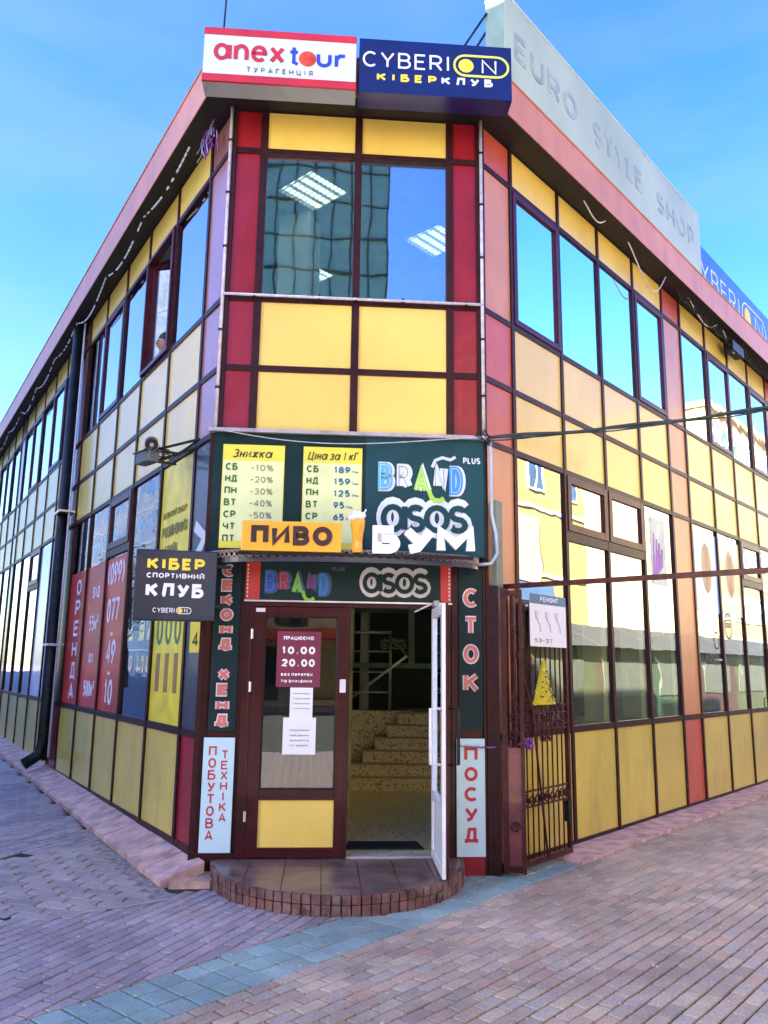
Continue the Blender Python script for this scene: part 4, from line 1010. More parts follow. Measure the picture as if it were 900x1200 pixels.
# canopy
t = thing('canopy', WF(1.25, 2.78, .2), 'shallow curved dark metal canopy over the entrance', 'canopy')
CAN = mat('canopy_dark', (.03, .025, .045), .35, coat=.4)
cv = lambda a, k=1: (1.27 + 1.27 * k * math.cos(a), .42 * math.sin(a) * k)
MB().poly([WF(cv(PI * i / 30)[0], 2.80, cv(PI * i / 30)[1] + .08) for i in range(31)], (0, 0, .03)).build('canopy_plate', CAN, t)
mb = MB()
for i in range(36):
    a0, a1 = PI * i / 36, PI * (i + 1) / 36; p, q = cv(a0), cv(a1)
    mb.poly([WF(p[0], 2.755, p[1] + .085), WF(q[0], 2.755, q[1] + .085), WF(q[0], 2.755, q[1] + .10), WF(p[0], 2.755, p[1] + .10)], (0, 0, .045))
mb.build('canopy_rim', CAN, t)
mb = MB()
for i in range(46):
    a = PI * (i + .5) / 46
    for dz, s_ in ((0, 1), (0, -1)):
        p, q = cv(a - .03 * s_), cv(a + .03 * s_); mb.tube([WF(p[0], 2.80, p[1] + .098), WF(q[0], 2.86, q[1] + .098)], .006, 5)
mb.tube([WF(cv(PI * i / 30)[0], 2.862, cv(PI * i / 30)[1] + .098) for i in range(31)], .008, 6)
mb.build('lattice_rim', mat('bronze_lattice', (.32, .24, .18), .4, metal=.5), t)
# standing letters ПИВО / БУМ with a beer glass
t = thing('beer_sign', WF(1.3, 2.85, .45), 'row of standing sign pieces on the canopy: orange box reading ПИВО, beer glass, white letters БУМ', 'sign')
ORG = mat('orange_plastic', (.85, .42, .015), .3, coat=.4, var=.04)
zb = 2.835
MB().box(WF, .335, 1.222, zb, zb + .27, .50, .56).build('plate', ORG, t, bevel=.008)
BRN = mat('brown_lettering', (.035, .008, .006), .4)
lettering(t, BRN, lambda m: text(m, 'ПИВО', WF, .42, zb + .052, .175, .048, .72, .5615, .006))
pts = [(.048, 0), (.05, .03), (.047, .10), (.055, .18), (.066, .25), (.068, .30)]
mb = MB()
for i in range(len(pts) - 1): pass
mb.tube([WF(1.365, zb + .005 + p[1], .53) for p in pts], [p[0] for p in pts], 18); mb.build('beer_glass', mat('amber_beer', (.80, .38, .02), .15, coat=.6), t, smooth=False)
mb = MB(); rf = random.Random(5)
for i in range(9): mb.ball(WF(1.365 + rf.uniform(-.05, .05), zb + .325 + rf.uniform(-.012, .03), .53 + rf.uniform(-.03, .03)), rf.uniform(.028, .04), 10, 7)
mb.tube([WF(1.40, zb + .33, .53), WF(1.44, zb + .40, .54)], .008, 6); mb.build('foam', WTXT, t, smooth=True)
W3 = mat('white_plastic', (.80, .84, .88), .3, coat=.3, var=.02)
lettering(t, W3, lambda m: text(m, 'Б', WF, 1.50, zb, .255, .085, .25, .50, .05), 'letter')
lettering(t, W3, lambda m: text(m, 'У', WF, 1.77, zb, .255, .085, .30, .50, .05), 'letter')
lettering(t, W3, lambda m: text(m, 'М', WF, 2.08, zb, .255, .082, .35, .50, .05), 'letter')
MB().box(WF, .3, 2.42, zb - .03, zb - .004, .49, .53).build('support_bar', BLACK, t)

# transom box above the door
t = thing('transom_sign', WF(1.3, 2.45, .1), 'dark box sign with coloured letters between two red end panels, directly above the door', 'sign')
MB().box(WF, .335, 2.295, 2.44, 2.80, .0, .055).build('box', mat('transom_board', (.006, .022, .022), .45, coat=.0, spec=.2), t)
RE = mat('red_end', (.50, .025, .015), .4)
for a, b in ((.345, .475), (2.185, 2.285)): MB().box(WF, a, b, 2.445, 2.795, .055, .06).build('end_panel', RE, t)
dt = mat('dash_white', (.7, .65, .6), .6)
for s_ in (.362, 2.268):
    mb = MB()
    for k in range(9): mb.box(WF, s_ - .006, s_ + .006, 2.465 + k * .036, 2.485 + k * .036, .060, .0625)
    mb.build('dotted_line', dt, t)
MB().box(WF, .335, 2.295, 2.425, 2.44, .0, .07).build('lower_trim', STEEL, t)
c5 = mat('brand_dark_red', (.28, .01, .04), .5); c6 = mat('brand_purple', (.16, .015, .16), .5); c7 = mat('brand_dark_blue', (.01, .06, .35), .5)
brand(t, WF, .52, 2.515, .20, .056, [c7, c5, mat('brand_lime', (.16, .50, .02), .5), c6, mat('brand_mid_blue', (.01, .14, .42), .5)], mat('brand_outline', (.03, .07, .16), .5), .63, [mat('pale_inline', (.12, .25, .4), .5)] * 5)
lettering(t, mat('grey_text_dim', (.10, .13, .13), .5), lambda m: text(m, 'PLUS', WF, 1.15, 2.725, .04, .006, .12, .056))
asos(t, WF, 1.41, 2.515, .195, .056, .68, mat('transom_board', (.006, .022, .022)), mat('pale_grey_letter', (.50, .50, .48), .5))

asos(pt, frame((0, 13.185, 0), PI / 2), -.03, 2.13, .11, .0, .41, DARK, mat('dim_outline', (.35, .38, .36), .5))
# vertical boards by the door
PK = mat('pink_lettering', (.60, .16, .13), .5, var=.1)
VB = mat('vertical_board', (.008, .024, .028), .4, coat=0.0, spec=0.15)
def vboard(label, a, b, z0, z1, txt, zt, zb_, h, wl):
    t = thing('vertical_sign', WF((a + b) / 2, z0, .02), label, 'sign')
    MB().box(WF, a, b, z0, z1, .0, .03).build('board', VB, t)
    for nm, m_, tt, o_, ex in (('letter_outline', c2, .052, .0305, .011), ('letter', PK, .032, .037, 0)):
        n = len(txt); step = (zt - zb_ - h) / (n - 1)
        for i, ch in enumerate(txt):
            if ch == ' ': continue
            lettering(t, m_, lambda m: text(m, ch, WF, (a + b) / 2 - wl / 2 - ex, zt - h - i * step - ex, h + 2 * ex, tt, wl + 2 * ex, o_, .003), nm)
    return t
vboard('narrow dark board with vertical pink letters СЕКОНД ХЕНД, left of the door', .055, .30, 1.25, 2.80, 'СЕКОНД ХЕНД', 2.76, 1.29, .10, .105)
vboard('narrow dark board with vertical pink letters СТОК, right of the door', 2.365, 2.59, 1.28, 2.78, 'СТОК', 2.58, 1.62, .165, .135)
PB = mat('pale_blue_board', (.52, .74, .78), .45, var=.02)
t = thing('vertical_sign', WF(.17, .2, .02), 'pale blue board with red letters ПОБУТОВА ТЕХНІКА at the foot of the left door post', 'sign')
MB().box(WF, .03, .308, .205, 1.19, .032, .045).build('board', PB, t)
lettering(t, RTXT, lambda m: vtext(m, 'ПОБУТОВА', WF, .115, 1.115, .31, .085, .014, .0452, w=.055))
lettering(t, RTXT, lambda m: vtext(m, 'ТЕХНІКА', WF, .225, 1.08, .465, .075, .012, .0452, w=.05))
t = thing('vertical_sign', WF(2.46, .2, .02), 'pale blue board with red letters ПОСУД at the foot of the right door post', 'sign')
MB().box(WF, 2.335, 2.598, .165, 1.195, .032, .045).build('board', PB, t)
lettering(t, RTXT, lambda m: vtext(m, 'ПОСУД', WF, 2.468, 1.12, .29, .125, .028, .0452, w=.095))

# notices on the closed leaf
t = thing('opening_hours_notice', WF(.86, 1.64, .01), 'maroon notice with white opening hours 10.00 20.00 on the closed door', 'notice')
MB().box(WF, .655, 1.062, 1.645, 2.155, .0085, .011).build('sheet', mat('maroon_notice', (.16, .01, .045), .4), t)
lettering(t, WTXT, lambda m: (text(m, 'ПРАЦЮЄМО', WF, .715, 2.075, .035, .008, .28, .0112), text(m, '10.00', WF, .70, 1.945, .07, .018, .31, .0112), text(m, '20.00', WF, .70, 1.83, .07, .018, .31, .0112),
    text(m, 'без перерви', WF, .70, 1.745, .032, .007, .29, .0112), text(m, 'та вихідних', WF, .70, 1.685, .032, .007, .29, .0112)))
PAPER = mat('paper', (.82, .84, .84), .7, var=.01)
t = thing('paper_notice', WF(.9, 1.3, .01), 'upper white paper sheet taped below the maroon notice on the door', 'notice')
MB().box(WF, .79, 1.0, 1.36, 1.64, .0085, .0105).build('sheet', PAPER, t)
lettering(t, GRY, lambda m: [text(m, 'графік роботи'[:12 - i], WF, .82, 1.58 - i * .045, .014, .003, .15, .0107) for i in range(4)])
t = thing('paper_notice', WF(.88, 1.04, .01), 'lower and wider white paper sheet with a few lines of print on the door', 'notice')
MB().box(WF, .735, 1.035, 1.043, 1.37, .0108, .0125).build('sheet', PAPER, t)
lettering(t, GRY, lambda m: [text(m, 'прохання зачиняти двері'[i * 5:i * 5 + 9].strip(), WF, .80, 1.25 - i * .045, .018, .003, .17, .0127) for i in range(4)])

# blade sign on the left corner
bp = WF(.02, 0, .36); BS = frame(WF(.11, 0, .34), math.radians(77.0)); L0 = -.71
t = thing('blade_sign', BS(L0 / 2, 2.2, 0), 'square navy light box reading КІБЕР СПОРТИВНИЙ КЛУБ projecting from the left corner', 'sign')
MB().box(BS, L0, 0, 2.215, 2.845, -.11, .0).build('box', mat('blade_navy', (.003, .010, .03), .35, coat=.3), t, bevel=.01)
BD = mat('blade_side', (.02, .07, .09), .4)
lettering(t, YTXT, lambda m: text(m, 'КІБЕР', BS, L0 + .10, 2.665, .105, .027, .50, .0005))
lettering(t, WTXT, lambda m: text(m, 'СПОРТИВНИЙ', BS, L0 + .10, 2.59, .045, .010, .50, .0005))
lettering(t, WTXT, lambda m: text(m, 'КЛУБ', BS, L0 + .10, 2.42, .125, .032, .50, .0005))
lettering(t, WTXT, lambda m: (text(m, 'CYBERI', BS, L0 + .17, 2.285, .042, .006, .19, .0005), pill(m, BS, L0 + .375, L0 + .50, 2.306, .027, .006, .0005), text(m, 'N', BS, L0 + .44, 2.29, .034, .006, .03, .0005)))
MB().ball(BS(L0 + .405, 2.306, .001), .021, 14, 6, 1, .1, 1, PI / 2 - math.radians(77)).build('disc', YTXT, t)
for z in (2.70, 2.34): MB().box(BS, .0, .12, z, z + .03, -.07, -.04).build('bracket', BLACK, t)

# window posters on the left side
def poster(label, s0, s1, z0, z1, m, fns, cat='poster', name='window_poster', fr=WLf, o=-.001):
    t = thing(name, fr((s0 + s1) / 2, z0, o), label, cat)
    MB().box(fr, s0, s1, z0, z1, o, o + .003).build('sheet', m, t)
    for q, fn in fns: lettering(t, q, fn)
    return t
RP = mat('red_poster', (.55, .03, .02), .4, var=.12, vscale=1.3, coat=.15)
def Lt(F):   # text on the left wall reads from far to near: mirror the axis
    return lambda s, z, o=0: F(-s, z, o)
MLf = Lt(WLf)
poster('yellow beer poster filling the window nearest the left corner', .63, 1.67, 1.24, 4.02, mat('yellow_poster', (.78, .64, .03), .4, var=.1, coat=.15), [
    (mat('olive_text', (.20, .18, .03), .5), lambda m: (text(m, 'ВЕЛИКИЙ ВИБІР', MLf, -1.58, 3.42, .07, .012, .8, +.0030), text(m, 'РОЗЛИВНИХ', MLf, -1.58, 3.2, .13, .03, .85, +.0030), text(m, 'НАПОЇВ', MLf, -1.58, 2.98, .13, .03, .55, +.0030), text(m, 'БІЛЯ ВАС', MLf, -1.1, 2.75, .06, .012, .3, +.0030))),
    (mat('label_green', (.05, .18, .10), .5), lambda m: [ribbon(m, arc(-1.45 + k * .3, 2.2, .08, .14, 90, 450, 14), .05, MLf, +.0030, .0050) for k in range(3)]),
    (mat('bottle_brown', (.30, .16, .04), .4), lambda m: [ribbon(m, [(-1.45 + k * .3, 1.95), (-1.45 + k * .3, 1.55)], .13, MLf, +.0030, .0048) for k in range(3)])])
poster('red window poster with white phone number 077-49-10', 2.955, 4.02, 1.24, 3.22, RP, [(WTXT, lambda m: (text(m, '(099)', MLf, -3.93, 2.86, .30, .045, .82, +.0030), text(m, '077', MLf, -3.85, 2.36, .32, .05, .62, +.0030), text(m, '-', MLf, -3.6, 2.12, .2, .04, .14, +.0030), text(m, '49', MLf, -3.72, 1.82, .32, .05, .44, +.0030), text(m, '-', MLf, -3.6, 1.62, .2, .04, .14, +.0030), text(m, '10', MLf, -3.68, 1.32, .32, .05, .38, +.0030)))])
poster('red window poster with small white area figures, between the other two red ones', 4.10, 5.195, 1.24, 3.22, RP, [(WTXT, lambda m: (text(m, 'від', MLf, -4.75, 2.75, .2, .03, .4, +.0030), text(m, '55м²', MLf, -4.85, 2.28, .22, .035, .55, +.0030), text(m, 'до', MLf, -4.72, 1.85, .16, .025, .26, +.0030), text(m, '500м²', MLf, -4.9, 1.38, .22, .035, .62, +.0030)))])
poster('red window poster with white letters ОРЕНДА running down beside the downpipe', 5.275, 6.345, 1.24, 3.22, RP, [(WTXT, lambda m: vtext(m, 'ОРЕНДА', MLf, -5.72, 3.1, 1.3, .24, .045, +.0030, w=.26))])
poster('white and turquoise poster in the window just past the downpipe', 7.14, 8.22, 1.24, 4.0, mat('pale_poster', (.66, .76, .80), .4, coat=.5), [
    (mat('turquoise', (.05, .55, .50), .5), lambda m: ribbon(m, arc(-7.65, 3.0, .22, .35, 90, 450, 14), .12, MLf, +.0030, .0050)),
    (mat('soft_grey', (.5, .58, .6), .5), lambda m: [text(m, 'РЕМОНТ', MLf, -8.1, 2.2 - k * .18, .07, .012, .8, +.0030) for k in range(5)])])
poster('plain pale poster in the second window past the downpipe', 8.30, 9.38, 1.24, 4.0, mat('paler_poster', (.55, .64, .74), .4, coat=.5), [])
t = poster('dark strip with yellow letters behind the narrow corner pane on the left', .06, .53, 1.26, 4.0, GREY, [
    (SW, lambda m: (ribbon(m, [(-.45, 3.2), (-.15, 3.05), (-.35, 2.9), (-.15, 2.7), (-.45, 2.6)], .12, MLf, .0165, .019),))], o=.012)
MB().box(WLf, .1, .42, 1.95, 2.42, .0155, .0175).build('label_field', YTXT, t)
lettering(t, ITX, lambda m: vtext(m, '24', MLf, -.26, 2.38, 2.0, .14, .03, .0178, w=.13))
# stickers on the right side
t = poster('purple flower sticker at the top of the fourth right shop window', 4.05, 4.55, 2.98, 3.9, mat('clear_film', (.7, .78, .62), .5), [], 'sticker', 'window_sticker', WR)
rs = random.Random(2); mb = MB()
for k in range(7): ribbon(mb, [(4.1 + .05 * k, 3.05 + .03 * k), (4.12 + .05 * k + rs.uniform(-.03, .03), 3.4 + rs.uniform(-.05, .3))], .05, WR, +.0030, .005 + .0004 * k)
mb.build('petals', mat('violet_petals', (.35, .12, .55), .5), t)
for i, s_ in enumerate((6.15, 7.25)):
    t = thing('window_sticker', WR(s_, 3.0, -.02), ('orange leaf-shaped sticker on a blue ground in the first window past the tan pillar', 'faint orange leaf-shaped sticker in the second window past the tan pillar')[i], 'sticker')
    if i == 0: MB().box(WR, 5.6, 6.63, 2.72, 3.95, -.001, .0012).build('sheet', mat('sky_blue_film', (.20, .45, .75), .4, coat=.5), t)
    else: MB().box(WR, 6.72, 7.76, 2.72, 3.95, -.001, .0012).build('sheet', mat('cream_film', (.70, .60, .30), .4, coat=.5), t)
    lettering(t, mat('orange_leaf', (.62, .42, .2), .5), lambda m: ribbon(m, arc(s_, 3.4, .1, .28, 90, 450, 16), .2, WR, .0014, .0040), 'leaf')
t = poster('round black and white shop emblem stickers low in the windows past the tan pillar', 6.3, 6.6, 2.0, 2.02, mat('clear_film', (.5, .5, .4)), [(mat('faint_print', (.12, .13, .09), .6), lambda m: (ribbon(m, circ(6.42, 2.3, .11, .13), .02, WR, +.0030, .0050), text(m, 'FOOD', WR, 5.9, 1.98, .12, .02, .5, +.0030), ribbon(m, circ(7.0, 2.55, .16, .2), .02, WR, +.0030, .0050), text(m, 'ОО', WR, 6.9, 2.52, .08, .015, .2, +.0030)))], 'sticker', 'window_sticker', WR)
t = thing('door_plate', WR(9.5, 1.6, .05), 'small dark plate with yellow figures 24 on the brown side door', 'sign')
MB().box(WR, 9.22, 9.78, 1.48, 1.98, .022, .03).build('plate', BLACK, t); lettering(t, YTXT, lambda m: (text(m, '24', WR, 9.33, 1.72, .2, .04, .33, .0305), text(m, 'години', WR, 9.3, 1.55, .07, .012, .4, .0305)))

# ================================================================== street fittings
# downpipe
t = thing('downpipe', WLf(6.72, .25, .2), 'thick black downpipe with white clamp running down the left wall', 'downpipe')
MB().tube([WLf(6.72, 7.62, .15), WLf(6.72, .62, .15), WLf(6.72, .42, .2), WLf(6.70, .28, .42)], [.095, .095, .09, .088], 14).build('pipe', BLACK, t, smooth=True)
MB().tube([WLf(6.46, 7.55, .11), WLf(6.46, 3.6, .11), WLf(6.46, .4, .11)], .018, 8).build('conduit', WPIPE, t, smooth=True)
MB().box(WLf, 6.9, 7.06, .3, 7.6, .05, .12).build('cover', BLACK, t)
for z in (2.1, 4.25): MB().box(WLf, 6.4, 6.86, z, z + .035, .03, .275).build('clamp', WPIPE if z < 3 else STEEL, t)

# cameras on the left corner
CG = mat('camera_grey', (.12, .15, .15), .4, metal=.3)
def cctv(label, p, tgt, kind):
    t = thing('security_camera', p, label, 'security camera', 'security cameras at the left corner')
    d_ = (Vector(tgt) - Vector(p)).normalized(); p = Vector(p)
    if kind == 0:
        MB().tube([p - d_ * .12, p + d_ * .1], .068, 14).build('housing', CG, t, smooth=False); MB().tube([p + d_ * .10, p + d_ * .115], .06, 14).build('lens', RUBBER, t)
        MB().tube([p + d_ * .02 + Vector((0, 0, .0)), p + d_ * .13], [.078, .08], 14, cap=False).build('hood', CG, t)
        MB().tube([p + d_ * .114, p + d_ * .122], .022, 12).build('lens', mat('lens_glass', (.1, .13, .15), .05, coat=1), t)
    else:
        fr = frame(p, math.atan2(d_.x, d_.y)); MB().box(fr, -.15, .12, -.055, .06, -.06, .06).build('housing', CG, t, bevel=.008); MB().box(fr, -.16, .17, .062, .07, -.075, .075).build('hood', CG, t)
        MB().tube([fr(.1, 0, 0), fr(.115, 0, 0)], .035, 12).build('lens', RUBBER, t)
    return t
cctv('round security camera facing the street on the upper bracket arm', WLf(.55, 4.00, .48), (-.8, 3, 2.2), 0)
cctv('box security camera pointing down the left street on the lower bracket arm', WLf(.62, 3.86, .50), WLf(5, 3.0, 1.4), 1)
t = thing('camera_bracket', WLf(.8, 4.0, .2), 'triangulated steel bracket holding two cameras at the left corner', 'bracket')
b0, b1, b2 = WLf(.35, 4.07, .06), WLf(.95, 4.05, .06), WLf(1.05, 3.95, .07); tipc = WLf(.58, 3.94, .46)
for p, q in ((b0, tipc), (b1, tipc), (b2, WLf(.60, 3.84, .46)), (b0, b1), (b1, WLf(.60, 3.84, .40)), (WLf(.9, 4.05, .2), WLf(.6, 3.98, .44)), (b0 + Vector((0, 0, -.08)), WLf(.6, 3.84, .42)), (tipc + Vector((0, 0, .06)), WLf(.62, 3.80, .47))): MB().tube([p, q], .014, 6).build('strut', BLACK, t)
mb = MB(); rw = random.Random(9)
for k in range(7):
    a = b0.lerp(b1, rw.random()); mb.tube([a, a.lerp(tipc, .4) + Vector((0, 0, -.06 - .08 * rw.random())), tipc.lerp(a, .2) + Vector((0, 0, -.1 * rw.random()))], .004, 5)
mb.build('wiring', RUBBER, t)
t = thing('cable_box', WR(.1, 2.5, .04), 'narrow grey-green metal cable cover beside the banner on the right corner', 'cable cover')
MB().box(WR, .05, .17, 2.50, 3.46, .052, .10).build('cover', mat('grey_green', (.16, .21, .16), .5, dirt=.4, dirtcol=(.3, .2, .14), ds=8), t, bevel=.004)
t = thing('conduit', WR(0, 2.8, .1), 'grey conduit bending from the cable anchor down beside the banner', 'conduit')
MB().tube([WF(W_ + .04, 4.06, .12), WF(W_ + .05, 3.9, .12), WF(W_ + .05, 3.3, .12), WF(W_ + .09, 3.1, .12), WF(W_ + .1, 2.92, .12), WF(W_ + .04, 2.82, .12), WF(W_ - .08, 2.81, .10)], .016, 8).build('tube', mat('light_conduit', (.42, .5, .55), .4), t, smooth=True)
mb = MB()
for k in range(7): 
    a = WF(W_ + rw.uniform(-.08, .05), 4.08, .1); mb.tube([a, a + Vector((rw.uniform(-.08, .08), -.04, rw.uniform(-.02, .08))), WF(W_ + .05, 4.02 + rw.uniform(-.05, .05), .13)], .006, 5)
mb.build('tangle', RUBBER, t)
# cable over the passage
p0 = WF(W_ + .03, 4.07, .12); p1 = Vector((3.55, 7.21, 4.245)); dirc = (p1 - p0); p2 = p0 + dirc * 4.0; p2.z += 1.6
CBL = mat('cable_black', (.02, .035, .03), .5)
t = thing('overhead_cable', p0, 'sagging bundle of black cables crossing the passage from the right corner', 'cable')
def quad(k, u):
    # sagging curve through p0, p1 (u=.25) and p2
    h = p0.lerp(p2, u); sag = {0: .0}.get(0); c_ = (p0.z + (p2.z - p0.z) * .25 - p1.z) / (.25 * .75)
    h.z -= c_ * u * (1 - u); h.z += .012 * math.sin(u * 60 + k * 2) - (.012 * k); h.y += .012 * math.cos(u * 50 + k * 2); return h
for k in range(3): MB().tube([quad(k, i / 60) for i in range(61)], (.017, .010, .007)[k], 6).build('strand', CBL, t, smooth=True)
t = thing('banner_wire', WF(0, 4.1, .1), 'thin white wire drooping along the top of the green banner', 'wire')
MB().tube([WF(-.02 + 2.66 * i / 20, 4.07 - .16 * math.sin(PI * i / 20) * (1 - i / 34), .135) for i in range(21)], .0045, 5).build('wire', WPIPE, t)

# gate: beam, post, leaf
GM = mat('gate_maroon', (.055, .011, .012), .38, var=.2, vscale=15, coat=0.05, dirt=.3, dirtcol=(.16, .07, .04), ds=12, spec=0.2)
t = thing('gate_beam', WR(.24, 2.63, 1.2), 'dark red steel beam crossing high over the passage from the right wall', 'beam')
pb = WR(.245, 0, 0); fb = frame(pb, azR + PI / 2); MB().box(fb, .03, 6.5, 2.605, 2.65, -.022, .022).build('beam', GM, t)
MB().box(fb, .05, .09, 0.0, 2.605, -.02, .02).build('post', GM, t)
MB().box(fb, 6.45, 6.5, 0.0, 2.605, -.025, .025).build('post', GM, t)
t = thing('gate', WR(.6, 0, .22), 'tall wrought iron gate leaf with scrollwork folded open against the right wall', 'gate')
g0, g1 = .12, 1.17; go = .215
for q in ((g0, g0 + .04, .05, 2.56), (g1 - .04, g1, .05, 2.50), (g0 + .04, g1 - .04, .05, .10), (g0 + .04, g1 - .04, 2.46, 2.50)): MB().box(WR, *q, go - .02, go + .02).build('frame_bar', GM, t)
for k in range(9):
    s = g0 + .04 + (k + 1) * (g1 - g0 - .08) / 10; MB().tube([WR(s, .1, go), WR(s, 2.46, go)], .0085, 6).build('bar', GM, t)
for z in (.56, .70, 1.25, 1.48): MB().box(WR, g0 + .04, g1 - .04, z, z + .016, go - .012, go + .012).build('cross_bar', GM, t)
def scroll(mb, cx, cz, r, d_, a0=0, turns=1.4, th=.008, F=WR, o=go):
    n = 16; mb.tube([F(cx + d_ * r * (1 - .7 * i / n) * math.cos(a0 + turns * 2 * PI * i / n), cz + r * (1 - .7 * i / n) * math.sin(a0 + turns * 2 * PI * i / n), o + .016) for i in range(n + 1)], th, 5)
for zc, r in ((.63, .055), (1.365, .07), (1.30, .05), (1.46, .05)):
    k = 0; s = g0 + .1
    while s < g1 - .08:
        mb = MB(); scroll(mb, s, zc, r, 1 if k % 2 else -1, PI / 2 * (k % 4)); mb.build('scroll', GM, t); s += r * 1.75; k += 1
for s in (.45, .52, .62, .69, .8, .87): mb = MB(); scroll(mb, s, 1.555, .05, 1 if s in (.45, .62, .8) else -1, 0); mb.build('scroll', GM, t)
for k in range(3): mb = MB(); scroll(mb, .62 + k * .08, 1.18, .04, 1 if k % 2 else -1, PI); mb.build('scroll', GM, t)
MB().tube([WR(g0 + .02, 2.1, go), WR(.42, 1.45, go + .03), WR(.62, .1, go + .05)], .012, 6).build('prop_rod', GM, t)
MB().box(WR, 1.08, 1.15, .35, .55, go - .03, go + .03).build('lock_case', BLACK, t)
for z_ in (2.2, 1.55): mb = MB(); scroll(mb, g0, z_, .06, 1, 0); mb.build('scroll', GM, t)
# narrow fixed gate panel beside the leaf
t = thing('gate_side_panel', WR(.0, 0, .2), 'narrow maroon steel panel with one scroll, fixed between the door post and the gate', 'gate')
PNL = mat('maroon_sheet', (.17, .022, .025), .35, var=.25, vscale=5, coat=.3)
gp = frame(WF(W_ + .0, 0, .015), math.radians(101))
MB().box(gp, .0, .12, .0, 2.62, -.03, .01).build('sheet', FRM, t)
MB().box(gp, .14, .19, .03, 2.6, -.02, .03).box(gp, .31, .345, .03, 2.58, -.02, .03).box(gp, .19, .31, 2.52, 2.57, -.015, .025).box(gp, .19, .31, .04, .09, -.015, .025).build('frame_bar', GM, t)
MB().box(gp, .19, .31, .09, 1.12, -.008, .0).build('sheet', PNL, t)
for z_ in (1.38, 1.24, .42): mb = MB(); scroll(mb, .25, z_, .05, 1, 0, F=gp, o=.01); mb.build('scroll', GM, t)
# poster on the gate
t = thing('gate_poster', WR(.78, 2.05, .25), 'white poster with blue header and pale drawings tied to the top of the gate', 'poster')
MB().box(WR, .42, 1.145, 2.055, 2.57, go + .021, go + .025).build('sheet', PAPER, t)
MB().box(WR, .42, 1.145, 2.475, 2.571, go + .0252, go + .027).build('header', mat('poster_blue', (.01, .12, .28), .4), t)
lettering(t, WTXT, lambda m: text(m, 'РЕМОНТ', WR, .62, 2.50, .05, .010, .36, go + .0272))
rs = random.Random(4)
for k in range(3):
    mb = MB(); x_ = .52 + k * .2
    ribbon(mb, [(x_, 2.4), (x_ + .04, 2.32), (x_ + .09, 2.26), (x_ + .10, 2.2)], .018, WR, go + .0252, go + .027); ribbon(mb, arc(x_ + .03, 2.36, .03, .04, 0, 330, 8), .006, WR, go + .0252, go + .0275)
    mb.build('drawing', mat('grey_violet_ink', (.45, .42, .55), .6), t)
lettering(t, mat('red_ink', (.45, .15, .2), .5), lambda m: text(m, '53-27', WR, .5, 2.095, .04, .007, .35, go + .0253))
# tinsel tree
t = thing('tinsel_tree', WR(.6, 1.47, .27), 'flat yellow tinsel tree with small baubles hung on the gate', 'decoration')
mb = MB(); rt = random.Random(8)
for k in range(1100):
    z = rt.random() ** 1.6; hw = (1 - z) * .19 * (1 + .12 * math.sin(z * 26)); x_ = rt.uniform(-hw, hw); a = rt.uniform(0, PI); l = rt.uniform(.018, .035)
    c_ = WR(.62 + x_, 1.50 + z * .42, go + .03 + rt.uniform(0, .035)); d_ = WR.d * math.cos(a) * l + Vector((0, 0, math.sin(a) * l - .01)) + WR.n * rt.uniform(-.01, .01); w_2 = WR.d * math.sin(a) * .004 - Vector((0, 0, .004 * math.cos(a)))
    b = len(mb.v); mb.v += [c_ - d_ / 2 - w_2, c_ - d_ / 2 + w_2, c_ + d_ / 2 + w_2 * .3, c_ + d_ / 2 - w_2 * .3]; mb.f.append((b, b + 1, b + 2, b + 3))
MB().poly([WR(.44, 1.50, go + .024), WR(.80, 1.50, go + .024), WR(.62, 1.90, go + .024)], WR.n * .004).build('backing', mat('yellow_card', (.75, .62, .03), .6), t)
mb.build('tinsel', mat('yellow_tinsel', (.80, .72, .02), .35, var=.15, vscale=40), t)
for k in range(14): z = rt.random() * .8; MB().ball(WR(.62 + rt.uniform(-1, 1) * (1 - z) * .15, 1.5 + z * .4, go + .075), .009, 7, 5).build('bauble', mat('bauble_dark', (.2, .08, .02), .2), t)
# ribbon from the handle to the gate
pa = WF(2.32, 1.14, .12); pg = WR(.31, 1.16, .27)
VIO = mat('violet_ribbon', (.22, .10, .30), .6, var=.3, vscale=30)
t = thing('ribbon', pa, 'twisted violet ribbon tying the door side to the gate leaf', 'ribbon')
MB().tube([pa.lerp(pg, i / 24) + Vector((0, 0, -.03 * math.sin(PI * i / 24) + .004 * math.sin(i * 2.1))) for i in range(25)], [.006 + .003 * (i % 2) for i in range(25)], 6).build('band', VIO, t)
mb = MB()
for k in range(6): mb.ball(pg + Vector((rt.uniform(-.03, .03), rt.uniform(-.02, .02), rt.uniform(-.05, .02))), .022, 8, 6, 1, .7, 1.2)
mb.build('knot', mat('violet_knot', (.20, .03, .32), .6), t, smooth=True)

